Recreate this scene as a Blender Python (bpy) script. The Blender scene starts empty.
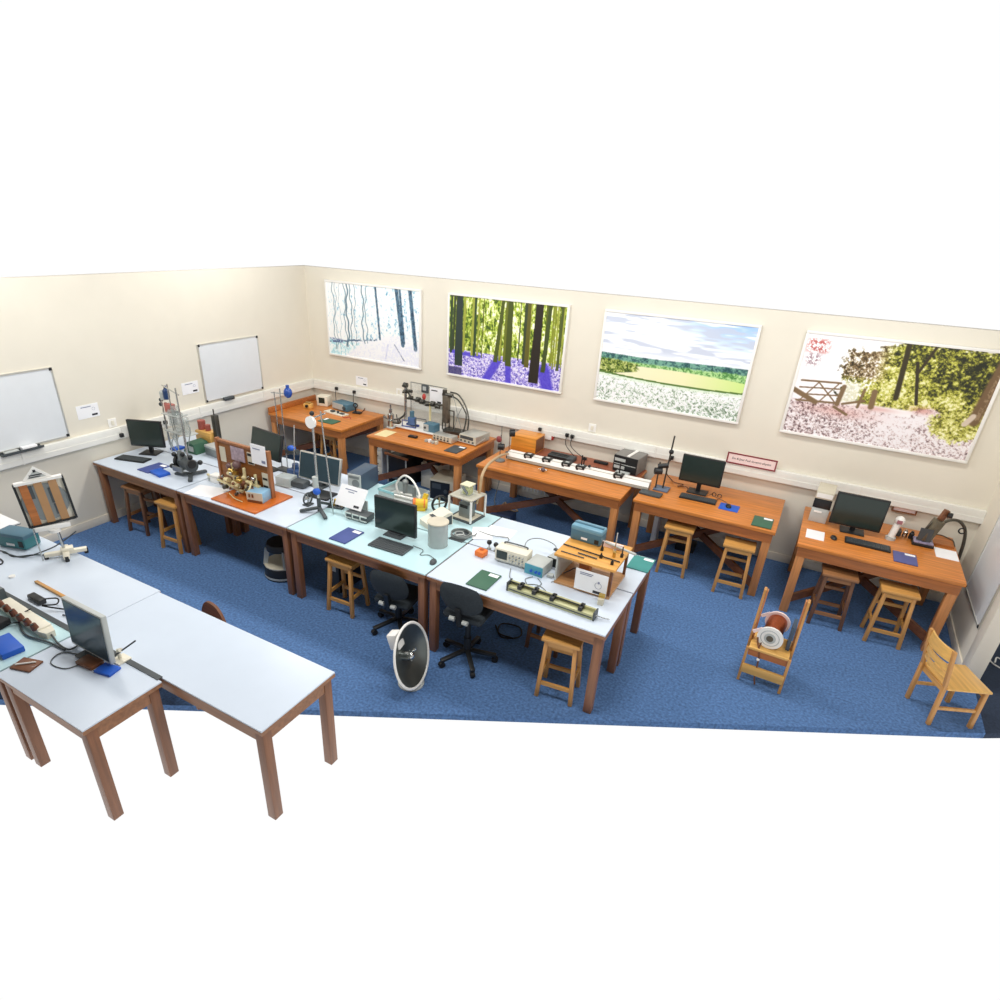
import bpy, bmesh, math, random
import numpy as np
from mathutils import Vector, Matrix
random.seed(7)
PI = math.pi
S = bpy.context.scene
COL = S.collection

# ------------------------------------------------------------------ materials
def lin(c):
    return tuple((x/12.92 if x <= .04045 else ((x+.055)/1.055)**2.4) for x in c)
def hexc(h):
    return lin(tuple(int(h[i:i+2], 16)/255 for i in (0, 2, 4)))
MATS = {}
def mat(name, h, rough=.5, metal=0., var=.08, scale=8., bump=0., alpha=None, trans=0., stretch=None, coat=0.):
    """plain procedural surface: base colour broken up by a noise"""
    if name in MATS: return MATS[name]
    m = bpy.data.materials.new(name); m.use_nodes = True
    nt = m.node_tree; bs = nt.nodes['Principled BSDF']
    c = hexc(h)
    bs.inputs['Roughness'].default_value = rough
    bs.inputs['Metallic'].default_value = metal
    bs.inputs['Coat Weight'].default_value = coat
    tc = nt.nodes.new('ShaderNodeTexCoord'); mp = nt.nodes.new('ShaderNodeMapping')
    if stretch: mp.inputs['Scale'].default_value = stretch
    nz = nt.nodes.new('ShaderNodeTexNoise'); nz.inputs['Scale'].default_value = scale; nz.inputs['Detail'].default_value = 4
    rp = nt.nodes.new('ShaderNodeValToRGB')
    rp.color_ramp.elements[0].position = .3; rp.color_ramp.elements[1].position = .7
    rp.color_ramp.elements[0].color = (*[x*(1-var) for x in c], 1)
    rp.color_ramp.elements[1].color = (*[min(1, x*(1+var)) for x in c], 1)
    L = nt.links
    L.new(tc.outputs['Object'], mp.inputs[0]); L.new(mp.outputs[0], nz.inputs['Vector'])
    L.new(nz.outputs['Fac'], rp.inputs[0]); L.new(rp.outputs[0], bs.inputs['Base Color'])
    if bump:
        b = nt.nodes.new('ShaderNodeBump'); b.inputs['Strength'].default_value = bump; b.inputs['Distance'].default_value = .01
        L.new(nz.outputs['Fac'], b.inputs['Height']); L.new(b.outputs[0], bs.inputs['Normal'])
    if trans: bs.inputs['Transmission Weight'].default_value = trans; bs.inputs['IOR'].default_value = 1.1
    if alpha is not None: bs.inputs['Alpha'].default_value = alpha
    MATS[name] = m
    return m
def wood(name, h, rough=.4, var=.22, axis='x', coat=.15):
    st = {'x': (1.5, 22, 22), 'y': (22, 1.5, 22), 'z': (22, 22, 1.5)}[axis]
    return mat(name, h, rough, var=var, scale=1.6, stretch=st, bump=.03, coat=coat)

WALL = mat('wall_paint', 'E4DECF', .75, var=.015, scale=3)
CARPET = mat('blue_carpet', '5276A8', .95, var=.34, scale=42, bump=.5)
LAM = mat('white_laminate', 'D3DEEC', .28, var=.015, scale=4, coat=.2)
LAMC = mat('pale_cyan_laminate', 'C2E2E8', .28, var=.015, scale=4, coat=.2)
BROWN = wood('brown_table_wood', '95643F', .45, axis='x')
BROWNV = wood('brown_leg_wood', '895A3C', .45, axis='z')
DBROWN = wood('dark_brown_wood', '744628', .5, axis='x')
ORANGE = wood('orange_bench_wood', 'CB7C34', .38, axis='x', var=.25)
ORANGEV = wood('orange_leg_wood', 'C4824A', .42, axis='z')
ORANGED = wood('reddish_bench_wood', 'B06A34', .42, axis='x')
STOOLW = wood('pale_stool_wood', 'CE9852', .45, axis='x', var=.2)
STOOLV = wood('pale_stool_leg_wood', 'C58E4E', .45, axis='z', var=.2)
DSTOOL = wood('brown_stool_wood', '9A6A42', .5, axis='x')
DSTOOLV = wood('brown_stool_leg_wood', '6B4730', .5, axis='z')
YWOOD = wood('yellow_wood', 'E2B060', .4, axis='x', var=.15)
BOXW = wood('orange_box_wood', 'DB8F35', .4, axis='x')
WHITE = mat('white_plastic', 'F1EFEA', .4, var=.02)
TRUNK = mat('white_trunking', 'ECEBE4', .45, var=.02)
PAPER = mat('white_paper', 'F4F4F6', .8, var=.01)
CREAM = mat('cream_plastic', 'E6E0CE', .5, var=.04)
BEIGE = mat('beige_metal', 'CFC8B4', .45, var=.05)
BLACK = mat('black_plastic', '1B1D1F', .4, var=.15)
RUBBER = mat('black_rubber', '141518', .7, var=.1)
SCREEN = mat('dark_screen', '26332F', .18, var=.05)
SCREENB = mat('blue_grey_screen', '384E58', .2, var=.05)
GREY = mat('grey_metal', '8A8F8E', .4, .5, var=.06)
LGREY = mat('light_grey_plastic', 'B9BDBA', .45, var=.05)
DGREY = mat('dark_grey_plastic', '454B4E', .5, var=.08)
STEEL = mat('steel', 'C4C6C4', .25, 1., var=.04)
DSTEEL = mat('dark_steel', '5B5A55', .35, .8, var=.1)
ALU = mat('brushed_aluminium', 'D6D6D0', .35, .7, var=.04)
BRASS = mat('brass', 'C9A95E', .3, .9, var=.08)
COPPER = mat('copper_wire', 'A8522A', .3, .8, var=.2, scale=60)
TEAL = mat('teal_case', '3F7F86', .45, var=.06)
BLUEC = mat('blue_grey_case', '4C7488', .45, var=.06)
BLUE = mat('bright_blue', '1C5BC4', .5, var=.06)
NAVY = mat('navy_card', '41508F', .6, var=.05)
SLATE = mat('slate_blue_case', '3F5063', .45, var=.05)
GREEN = mat('green_card', '3B6650', .6, var=.05)
TGREEN = mat('teal_card', '3F8E8A', .6, var=.05)
RED = mat('red_plastic', 'B43A33', .45, var=.05)
MAROON = mat('maroon_frame', '86303A', .5, var=.04)
PINK = mat('pale_pink_card', 'F6DEDA', .7, var=.02)
YELLOW = mat('yellow_plastic', 'E8C031', .45, var=.06)
OLIVE = mat('olive_cream_metal', 'B9B88C', .4, .2, var=.05)
ORP = mat('orange_plastic', 'E8772C', .45, var=.05)
OFFICE = mat('black_seat_fabric', '2C343A', .85, var=.15, scale=60, bump=.2)
LGLASS = mat('clear_glass', 'E4F0EE', .06, var=.01, trans=.0, alpha=.28)
FROST = mat('frosted_acrylic', 'C3CCCA', .25, var=.05, alpha=.62)
GLASSY = mat('grey_glassware', 'A9B2AF', .15, var=.1, alpha=.38)
BOARD = mat('whiteboard_surface', 'E3E7EA', .18, var=.01, coat=.3)
CORK = mat('brown_card', 'B3895F', .7, var=.06)
INK = mat('dark_ink', '2A2A30', .7)
GREYINK = mat('grey_ink', '8087A0', .7)
HOSE = mat('tan_hose', 'B89D78', .5, var=.05)
SKIRT = mat('cream_skirting', 'E7DFCF', .5, var=.02)
BEIGEP = mat('tan_paper', 'E9D9A6', .8, var=.02)
PURPLE = mat('violet_card', '565A90', .6, var=.05)
IVORY = mat('ivory_resin', 'DCCFA0', .4, var=.1, scale=30)

# ------------------------------------------------------------------ mesh builder
class B:
    def __init__(s): s.bm = bmesh.new()
    def _add(s, verts, faces, M=None):
        vs = [s.bm.verts.new(M @ Vector(v) if M else v) for v in verts]
        for f in faces:
            try: s.bm.faces.new([vs[i] for i in f])
            except ValueError: pass
        return s
    def box(s, x0, y0, z0, x1, y1, z1, bev=0., M=None):
        if x0 > x1: x0, x1 = x1, x0
        if y0 > y1: y0, y1 = y1, y0
        if z0 > z1: z0, z1 = z1, z0
        if bev:
            b = bev
            t = bmesh.new()
            bmesh.ops.create_cube(t, size=1)
            for v in t.verts:
                v.co = Vector(((x0+x1)/2+v.co.x*(x1-x0), (y0+y1)/2+v.co.y*(y1-y0), (z0+z1)/2+v.co.z*(z1-z0)))
            bmesh.ops.bevel(t, geom=t.edges[:], offset=b, segments=2, affect='EDGES', profile=.5)
            t.verts.ensure_lookup_table()
            idx = {v: i for i, v in enumerate(t.verts)}
            s._add([v.co.copy() for v in t.verts], [[idx[v] for v in f.verts] for f in t.faces], M)
            t.free(); return s
        v = [(x0,y0,z0),(x1,y0,z0),(x1,y1,z0),(x0,y1,z0),(x0,y0,z1),(x1,y0,z1),(x1,y1,z1),(x0,y1,z1)]
        return s._add(v, [(0,3,2,1),(4,5,6,7),(0,1,5,4),(1,2,6,5),(2,3,7,6),(3,0,4,7)], M)
    def bar(s, p, q, w, d=None, up=(0,0,1), bev=0.):
        """rectangular bar from p to q"""
        d = d or w
        p, q = Vector(p), Vector(q); ax = q-p; L = ax.length; z = ax.normalized()
        u = Vector(up)
        if abs(z.dot(u)) > .98: u = Vector((0,1,0))
        x = u.cross(z).normalized(); y = z.cross(x)
        M = Matrix((( x.x,y.x,z.x,p.x),(x.y,y.y,z.y,p.y),(x.z,y.z,z.z,p.z),(0,0,0,1)))
        return s.box(-w/2,-d/2,0,w/2,d/2,L,bev,M)
    def cyl(s, p, q, r, r2=None, n=16):
        r2 = r if r2 is None else r2
        p, q = Vector(p), Vector(q); z = (q-p).normalized()
        u = Vector((0,0,1)) if abs(z.z) < .95 else Vector((1,0,0))
        x = u.cross(z).normalized(); y = z.cross(x)
        v = []
        for c, rr in ((p, r), (q, r2)):
            for i in range(n):
                a = 2*PI*i/n; v.append(c+x*math.cos(a)*rr+y*math.sin(a)*rr)
        f = [(i, (i+1) % n, n+(i+1) % n, n+i) for i in range(n)]
        f += [tuple(range(n-1, -1, -1)), tuple(range(n, 2*n))]
        return s._add(v, f)
    def lathe(s, prof, c=(0,0,0), n=24, M=None):
        c = Vector(c); v = []; f = []
        for r, z in prof:
            for i in range(n):
                a = 2*PI*i/n; v.append((c.x+r*math.cos(a), c.y+r*math.sin(a), c.z+z))
        for k in range(len(prof)-1):
            for i in range(n):
                j = (i+1) % n
                f.append((k*n+i, k*n+j, (k+1)*n+j, (k+1)*n+i))
        return s._add(v, f, M)
    def ball(s, c, r, sc=(1,1,1), n=14):
        prof = [(max(1e-4, math.sin(PI*i/8)), -math.cos(PI*i/8)) for i in range(9)]
        M = Matrix.Translation(c) @ Matrix.Diagonal((r*sc[0], r*sc[1], r*sc[2], 1))
        return s.lathe(prof, n=n, M=M)
    def tube(s, pts, r, n=7, smooth=True, closed=False):
        P = [Vector(p) for p in pts]
        if smooth and len(P) > 2:
            Q = []
            N = len(P)
            rng = range(N if closed else N-1)
            for i in rng:
                p0 = P[(i-1) % N] if closed or i > 0 else P[0]*2-P[1]
                p1 = P[i]; p2 = P[(i+1) % N]
                p3 = P[(i+2) % N] if closed or i < N-2 else P[-1]*2-P[-2]
                for k in range(6):
                    t = k/6
                    Q.append(.5*((2*p1)+(-p0+p2)*t+(2*p0-5*p1+4*p2-p3)*t*t+(-p0+3*p1-3*p2+p3)*t**3))
            if not closed: Q.append(P[-1])
            P = Q
        v = []; f = []; N = len(P); prev = None
        for i, p in enumerate(P):
            a = P[i-1] if (i > 0 or closed) else P[0]
            b = P[(i+1) % N] if (i < N-1 or closed) else P[-1]
            z = (b-a)
            z = z.normalized() if z.length > 1e-9 else Vector((0,0,1))
            if prev is None:
                u = Vector((0,0,1)) if abs(z.z) < .9 else Vector((1,0,0))
                x = u.cross(z).normalized()
            else:
                x = (prev-z*prev.dot(z))
                x = x.normalized() if x.length > 1e-6 else Vector((1,0,0)).cross(z).normalized()
            prev = x; y = z.cross(x)
            for k in range(n):
                t = 2*PI*k/n; v.append(p+x*math.cos(t)*r+y*math.sin(t)*r)
        for i in range(N if closed else N-1):
            j = (i+1) % N
            for k in range(n):
                l = (k+1) % n
                f.append((i*n+k, i*n+l, j*n+l, j*n+k))
        if not closed:
            f.append(tuple(range(n-1,-1,-1))); f.append(tuple(range((N-1)*n, N*n)))
        return s._add(v, f)
    def ring(s, c, R, r, axis='z', n=28, m=8):
        pts = []
        for i in range(n):
            a = 2*PI*i/n; p = (math.cos(a)*R, math.sin(a)*R)
            pts.append({'z': (p[0],p[1],0), 'y': (p[0],0,p[1]), 'x': (0,p[0],p[1])}[axis])
        pts = [Vector(q)+Vector(c) for q in pts]
        return s.tube(pts, r, m, smooth=False, closed=True)
    def prism(s, poly, z0, z1, M=None):
        n = len(poly)
        v = [(x,y,z0) for x,y in poly]+[(x,y,z1) for x,y in poly]
        f = [tuple(range(n-1,-1,-1)), tuple(range(n,2*n))]+[(i,(i+1)%n,n+(i+1)%n,n+i) for i in range(n)]
        return s._add(v, f, M)
    def rot(s, M):
        bmesh.ops.transform(s.bm, matrix=M, verts=s.bm.verts[:]); return s

def obj(name, b, m, parent=None, loc=(0,0,0), rz=0., label=None, kind=None):
    bm = b.bm
    bmesh.ops.recalc_face_normals(bm, faces=bm.faces[:])
    me = bpy.data.meshes.new(name); bm.to_mesh(me); bm.free()
    for p in me.polygons: p.use_smooth = True
    me.set_sharp_from_angle(angle=math.radians(35))
    me.materials.append(m)
    o = bpy.data.objects.new(name, me); COL.objects.link(o)
    o.location = loc; o.rotation_euler = (0,0,rz)
    if parent: o.parent = parent
    if label: o['label'] = label
    if kind: o['kind'] = kind
    return o
def thing(name, label, cat, loc=(0,0,0), rz=0., group=None):
    o = bpy.data.objects.new(name, None); COL.objects.link(o); o.empty_display_size = .1
    o.location = loc; o.rotation_euler = (0,0,rz)
    o['label'] = label; o['category'] = cat
    if group: o['group'] = group
    return o
def single(name, b, m, label, cat, loc=(0,0,0), rz=0., group=None):
    o = obj(name, b, m, None, loc, rz); o['label'] = label; o['category'] = cat
    if group: o['group'] = group
    return o
def struct(name, b, m, parent=None):
    o = obj(name, b, m, parent)
    if not parent: o['kind'] = 'structure'
    return o
def dup(root, loc, rz, label):
    r = root.copy(); COL.objects.link(r); r.location = loc; r.rotation_euler = (0,0,rz); r['label'] = label
    for ch in list(root.children):
        c = ch.copy(); COL.objects.link(c); c.parent = r
        for g in list(ch.children):
            d = g.copy(); COL.objects.link(d); d.parent = c
    return r
def text_mesh(body, size, m, parent, M, name='lettering'):
    cu = bpy.data.curves.new(name, 'FONT'); cu.body = body; cu.size = size; cu.extrude = .0006
    cu.align_x = 'CENTER'; cu.align_y = 'CENTER'
    t = bpy.data.objects.new(name, cu); COL.objects.link(t)
    dg = bpy.context.evaluated_depsgraph_get()
    me = bpy.data.meshes.new_from_object(t.evaluated_get(dg))
    bpy.data.objects.remove(t); bpy.data.curves.remove(cu)
    me.transform(M); me.materials.clear(); me.materials.append(m)
    o = bpy.data.objects.new(name, me); COL.objects.link(o); o.parent = parent
    return o
RX90 = Matrix.Rotation(PI/2, 4, 'X')
RY90L = Matrix.Rotation(PI/2, 4, 'Z') @ RX90      # text facing +x

# ------------------------------------------------------------------ the room
HW = 3.0; XR = 9.66
struct('floor', B().prism([(-.1,.1),(XR+.1,.1),(XR+.1,-2.38),(4.62,-5.28),(3.0,-6.2),(1.6,-7.0),(-.1,-7.0)], -.06, 0), CARPET)
struct('floor', B().prism([(XR+.1,.6),(11.2,.6),(11.2,-1.45),(XR+.1,-2.38)], -.06, -.002), mat('shaded_corridor_carpet','2E3B50',.95,var=.2,scale=42))  # corridor carpet coloured dark to stand for the shade past the doorway
struct('wall_back', B().box(-.1,0,0,XR+.1,.1,HW), WALL)
struct('wall_left', B().box(-.1,-7.0,0,0,0,HW), WALL)
struct('wall_right', B().box(XR,-1.5,0,XR+.1,0,HW), WALL)
struct('wall_right', B().box(XR,-9.7,-.06,XR+.1,-4.8,HW), mat('fill_cutting_wall_grey','7F7E7A',.8,var=.02))
REAR = mat('fill_cutting_wall_grey','7F7E7A',.8,var=.02)  # unseen walls kept grey to cut the light they bounce back
struct('wall_front', B().box(-.1,-9.7,-.06,XR,-9.6,HW), REAR)
struct('wall_left', B().box(-.1,-9.6,-.06,0,-7.0,HW), WALL)
struct('trim_1', B().box(XR-.015,-1.68,0,XR+.115,-1.5,HW,.004), SKIRT)            # door jamb at the end of the right wall
struct('baseboard_back', B().box(.014,-.014,0,XR,0,.11,.004), SKIRT)
struct('baseboard_left', B().box(0,-7.0,0,.014,0,.11,.004), SKIRT)
struct('baseboard_right', B().box(XR-.014,-1.5,0,XR,-.014,.11,.004), SKIRT)
def trunking(name, along, a0, a1):
    b = B()
    if along == 'x':
        b.box(a0,-.055,1.045,a1,0,1.2,.006).box(a0,-.061,1.055,a1,-.05,1.115)
        for x in [a0+1.2*i for i in range(1, int((a1-a0)/1.2)+1)]: b.box(x,-.0635,1.045,x+.012,-.03,1.202)
    else:
        b.box(0,a0,1.045,.055,a1,1.2,.006).box(.05,a0,1.055,.061,a1,1.115)
        for y in [a1-1.2*i for i in range(1, int((a1-a0)/1.2)+1)]: b.box(.03,y,1.045,.0635,y+.012,1.202)
    return struct(name, b, TRUNK)
trunking('trim_2', 'x', .064, XR)
trunking('trim_3', 'y', -7.0, 0)

# ------------------------------------------------------------------ landscape pictures
def vnoise(x, y, seed=0):
    xi = np.floor(x).astype(int); yi = np.floor(y).astype(int); fx = x-xi; fy = y-yi
    def h(a, b):
        n = (a*374761393+b*668265263+seed*974711) & 0x7fffffff
        n = ((n ^ (n >> 13))*1274126177) & 0x7fffffff
        return ((n ^ (n >> 16)) & 0xffff)/65535.
    fx = fx*fx*(3-2*fx); fy = fy*fy*(3-2*fy)
    return (h(xi,yi)*(1-fx)+h(xi+1,yi)*fx)*(1-fy)+(h(xi,yi+1)*(1-fx)+h(xi+1,yi+1)*fx)*fy
def rnd(x, y, f, s=0): f = f*1.5; return .5*vnoise(x*f, y*f*.63, s)+.5*vnoise(x*f*2.7, y*f*1.7, s+9)
def mix(C, c, m):
    m = np.clip(m, 0, 1)[..., None]; return C*(1-m)+np.array(c)*m
def sm(x, a, b): return np.clip((x-a)/(b-a), 0, 1)
def seg(u, v, p, q, w):
    """mask of a stroke from p to q in picture units (u scaled to metres)"""
    ax, ay = p[0]*1.6, p[1]; bx, by = q[0]*1.6, q[1]
    dx, dy = bx-ax, by-ay; t = np.clip(((u*1.6-ax)*dx+(v-ay)*dy)/(dx*dx+dy*dy), 0, 1)
    d = np.hypot(u*1.6-ax-t*dx, v-ay-t*dy); return sm(-d, -w, -w*.6)
def ramp(val, *stops):
    xs = [q[0] for q in stops]
    return np.stack([np.interp(val, xs, [q[1][k] for q in stops]) for k in range(3)], -1)
def put(C, R, m):
    m = np.clip(m, 0, 1)[..., None]; return C*(1-m)+R*m
def blob(u, v, cu, cv, ru, rv): return np.exp(-(((u-cu)/ru)**2+((v-cv)/rv)**2))
def paint_canal(u, v):
    n = rnd(u, v, 40, 3); f = rnd(u*2, v*.8, 16, 4)
    C = ramp(.5*n+.5*f+.05*sm(-u,-.5,-.2)-.07*blob(u,v,.88,.45,.08,.25), (.22,(.42,.64,.75)),(.33,(.76,.89,.95)),(.42,(.94,.98,.99)),(.52,(.99,1,1)))
    snow = .80-.13*u-.10*blob(u,v,.75,.7,.2,.3)
    W = ramp(n, (.34,(.94,.95,.99)),(.46,(.985,.99,1.))); C = put(C, W, sm(v-snow, -.01, .02))
    wat = sm(.40-.9*(v-.78)-u, 0, .05)*sm(v,.78,.81)
    C = put(C, ramp(n, (.38,(.70,.88,.92)),(.5,(.88,.97,.98)),(.6,(.97,1,1))), wat)
    bank = .83-.22*u+.012*(f-.5)*2
    C = mix(C, (.25,.38,.50), sm(.016-np.abs(v-bank), 0, .01)*sm(.56-u, 0, .02)*sm(n+.12*(u < .34), .40, .5))
    C = mix(C, (.32,.38,.58), sm(.035+.02*(n-.5)-np.abs(v-.80), 0, .02)*sm(.17-u, 0, .05)*sm(n,.3,.42))
    for x, w in ((.07,.005),(.092,.004),(.20,.006),(.225,.009),(.27,.006),(.40,.007),(.435,.005),(.31,.004),(.14,.003)):
        wob = .010*np.sin(v*11+x*60)+.006*np.sin(v*31+x*20)
        C = mix(C, (.30,.44,.52), sm(w-np.abs(u-x-wob), 0, .003)*sm(.97-.42*u-v, 0, .02)*.9)
    for p, q, w in (((.545,.0),(.583,.69),.020),((.765,.0),(.828,.73),.034),((.80,.0),(.842,.70),.022),((.905,.0),(.962,.76),.036)):
        m = seg(u, v, p, q, w); C = put(C, ramp(n, (.36,(.16,.27,.36)),(.56,(.34,.48,.58))), m)
    C = mix(C, (.78,.80,.92), seg(u,v,(.67,.75),(.64,.95),.014)*.7)
    C = mix(C, (.55,.58,.68), seg(u,v,(.74,.74),(.84,.94),.012))
    C = mix(C, (.92,.93,.99), sm(v,.7,.8)*(u > .6)*(rnd(u,v,50,5) > .5)*.7)
    return C
def paint_bluebells(u, v):
    n = rnd(u, v, 55, 2); f = rnd(u*1.6, v*.7, 18, 1)
    C = ramp(.4*n+.6*f-.05*(u < .36)+.03*blob(u,v,.6,.3,.2,.3), (.28,(.20,.30,.10)),(.42,(.52,.62,.16)),(.52,(.78,.84,.34)),(.62,(.95,.97,.74)),(.72,(.99,1,.94)))
    hz = .67
    gr = .6*n+.4*rnd(u,v,100,8)
    G = ramp(gr+.05*blob(u,v,.25,.8,.2,.15), (.30,(.26,.22,.60)),(.42,(.48,.42,.84)),(.52,(.74,.69,.94)),(.64,(.95,.93,.99)))
    for p, q, w in (((.45,.75),(.36,1.0),.07),((.55,.76),(.56,1.0),.05),((.86,.78),(.90,1.0),.10),((.02,.70),(.28,.72),.03)):
        G = mix(G, (.32,.26,.80), seg(u,v,p,q,w)*.9)
    G = mix(G, (.24,.22,.40), (v > .9)*(u < .13)*.8)
    C = np.where((v > hz)[..., None], G, C)
    rng = random.Random(3)
    for i in range(34):
        x = rng.random(); w = rng.uniform(.004,.011); c = rng.choice([(.35,.38,.10),(.52,.55,.16),(.22,.26,.16),(.62,.64,.25)])
        b = rng.uniform(.66,.74); C = mix(C, c, (np.abs(u-x-.03*(v-.5)*(x-.5)) < w)*(v < b))
    for x0, x1, w, b, c in ((.095,.095,.033,.88,(.17,.22,.20)),(.24,.24,.012,.72,(.20,.28,.16)),(.48,.42,.017,.76,(.30,.34,.12)),(.545,.55,.024,.79,(.28,.32,.10)),(.51,.51,.01,.74,(.42,.45,.14)),
                            (.70,.71,.017,.77,(.38,.36,.12)),(.785,.775,.036,.95,(.16,.13,.09)),(.87,.845,.017,.80,(.25,.30,.12)),(.97,.965,.012,.75,(.30,.34,.14)),(.02,.02,.012,.72,(.2,.27,.15))):
        C = mix(C, c, (np.abs(u-(x0+(x1-x0)*v)) < w*(.8+.4*v))*(v < b))
    return C
def paint_meadow(u, v):
    C = np.ones(u.shape+(3,))*np.array((.95,.97,1.))
    C = mix(C, (.60,.76,.96), sm(u+.5*(1-v),.9,1.25)*sm(-v,-.35,-.0)*.9)
    cl = rnd(u*.30, v*2.4, 9, 5); n = rnd(u, v, 60, 7); f = rnd(u, v, 30, 6)
    C = mix(C, (.76,.79,.86), sm(cl,.56,.68)*sm(.44-v,0,.08)*.8); C = mix(C, (1,1,1), sm(-cl,-.50,-.36)*sm(.46-v,0,.1)*.8)
    hz = .445+.010*np.sin(u*5)+.006*(f-.5)
    C = put(C, ramp(.5*n+.5*f, (.34,(.14,.30,.32)),(.46,(.28,.46,.44)),(.58,(.46,.66,.58))), sm(v-hz,-.004,.004))
    C = put(C, ramp(.5*n+.5*f, (.36,(.30,.52,.26)),(.48,(.52,.74,.42)),(.6,(.74,.88,.62))), sm(v-hz-.062-.03*(f-.5),-.008,.008))
    fld = sm(v-(.585-.035*np.sin(u*3.1)), -.006, .006)*sm(u+.35*(v-.55)-.12, 0, .03)
    C = put(C, ramp(u, (.1,(.96,.93,.80)),(.6,(.94,.93,.74)),(1.,(.82,.92,.56))), fld)
    tr = sm(v-(.50+.05*np.abs(u-.10)/.3+.03*(f-.5)), 0, .01)*sm(.705-.28*u-v, 0, .012)*sm(.29-u+.05*(f-.5), 0, .02)
    C = put(C, ramp(.5*n+.5*f, (.32,(.12,.22,.08)),(.44,(.34,.44,.15)),(.54,(.58,.64,.28)),(.66,(.82,.84,.56))), tr)
    ed = .66+.05*np.sin(u*2.2+.2)
    fl = .6*n+.4*rnd(u,v,105,15)+.10*sm(-v,-.86,-.68)-.05*blob(u,v,.85,.95,.3,.12)
    W = ramp(fl, (.30,(.36,.46,.36)),(.38,(.66,.74,.64)),(.46,(.90,.94,.90)),(.56,(.98,.98,.99)))
    C = put(C, W, sm(v-ed, -.005, .005))
    C = mix(C, (.84,.93,.78), sm(v-ed,0,.01)*sm(ed+.05-v,0,.03)*.6)
    C = mix(C, (.36,.50,.22), (np.abs(v-ed) < .010))
    return C
def paint_lane(u, v):
    C = np.ones(u.shape+(3,))*np.array((.99,.98,.985))
    n = rnd(u, v, 60, 2); f = rnd(u, v, 22, 1); g = rnd(u, v, 7, 14)
    tex = .55*n+.45*f
    # bias: dark canopy top right, bright yellow-green behind the trunks and low right
    bias = .02-.16*blob(u,v,.86,.16,.24,.26)-.08*blob(u,v,.44,.05,.2,.1)+.10*blob(u,v,.50,.36,.14,.18)+.10*blob(u,v,.78,.50,.16,.10)+.06*blob(u,v,.62,.45,.1,.14)+.10*(g-.5)
    leaf = ramp(tex+bias, (.28,(.13,.14,.06)),(.42,(.38,.38,.13)),(.52,(.66,.66,.22)),(.62,(.84,.83,.42)),(.74,(.96,.95,.76)))
    rust = ramp(tex+.02, (.30,(.20,.17,.10)),(.46,(.48,.38,.24)),(.58,(.74,.66,.52)),(.70,(.97,.95,.92)))
    edge = .23+.05*np.abs(v-.25)*2+.10*(f-.5)+.06*(n-.5)
    m = sm(u-edge, 0, .02)*sm(.62-v, 0, .02)*sm(v-(.10-.12*sm(u,.35,.5)+.12*(f-.5)), 0, .03)
    holes = sm(n*.6+f*.4-.18*sm(u,.30,.50), .50, .58)
    C = put(C, leaf, m*(1-holes*sm(-u,-.52,-.40)))
    C = put(C, rust, m*sm(-u,-.48,-.40)*sm(-v,-.40,-.34)*(1-.8*holes))
    C = put(C, ramp(n, (.4,(.93,.92,.84)),(.6,(.99,.98,.95))), sm(u,.265,.28)*sm(-u,-.375,-.35)*sm(v,.40,.43)*sm(-v,-.66,-.62)*.9)
    C = mix(C, (.76,.38,.36), sm(n,.46,.54)*sm(-np.abs(u-.07)*1.0,-.075,-.04)*sm(-np.abs(v-.11),-.08,-.04)); C = mix(C, (.60,.48,.52), sm(n,.5,.56)*blob(u,v,.06,.24,.035,.06)*1.4)
    gb = np.where(u > .66, .585+.02*np.sin(u*40), .655-.02*np.sin(u*7))
    gv = .5*n+.3*rnd(u,v,110,5)+.2*f-.05*blob(u,v,.1,.8,.3,.25)+.09*blob(u,v,.60,.74,.14,.22)
    ground = ramp(gv, (.28,(.30,.22,.23)),(.37,(.64,.54,.54)),(.45,(.88,.81,.81)),(.56,(.97,.95,.96)))
    C = put(C, ground, sm(v-gb, -.006, .006))
    C = mix(C, (.84,.60,.56), (.5*blob(u,v,.28,.72,.2,.06)+.6*blob(u,v,.48,.64,.10,.025)+.75*blob(u,v,.71,.595,.06,.035)))
    bush = sm(.17+.10*(f-.5)-np.hypot((u-.90)*1.15, v-.68), 0, .02)*sm(u,.73,.76)
    C = put(C, ramp(tex, (.30,(.35,.35,.12)),(.46,(.72,.71,.28)),(.60,(.92,.91,.60)),(.74,(.98,.97,.84))), bush)
    for p, q, w, c in (((.53,.0),(.555,.51),.028,(.22,.19,.10)),((.60,.16),(.665,.54),.017,(.20,.17,.10)),((.665,.0),(.62,.25),.016,(.22,.18,.1)),((1.0,.05),(.965,.62),.06,(.45,.35,.24)),((.955,.58),(.93,.66),.03,(.84,.77,.70))):
        C = mix(C, c, seg(u,v,p,q,w))
    C = mix(C, (.62,.52,.40), seg(u,v,(1.0,.1),(.975,.6),.02)*sm(n,.45,.55)*.8)
    wd = (.50,.40,.28)
    for p, q, w in (((.03,.46),(.25,.44),.012),((.03,.53),(.25,.50),.009),((.03,.60),(.255,.565),.009),((.03,.665),(.26,.64),.012),((.05,.66),(.13,.46),.008),((.13,.46),(.25,.64),.008),((.16,.65),(.24,.45),.008),
                    ((.272,.47),(.262,.65),.026),((.385,.47),(.375,.65),.016),((.44,.48),(.445,.63),.032),((.29,.64),(.40,.58),.014),((.0,.56),(.14,.66),.03),((.25,.68),(.33,.74),.016)):
        C = mix(C, wd, seg(u,v,p,q,w))
    return C
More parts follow.
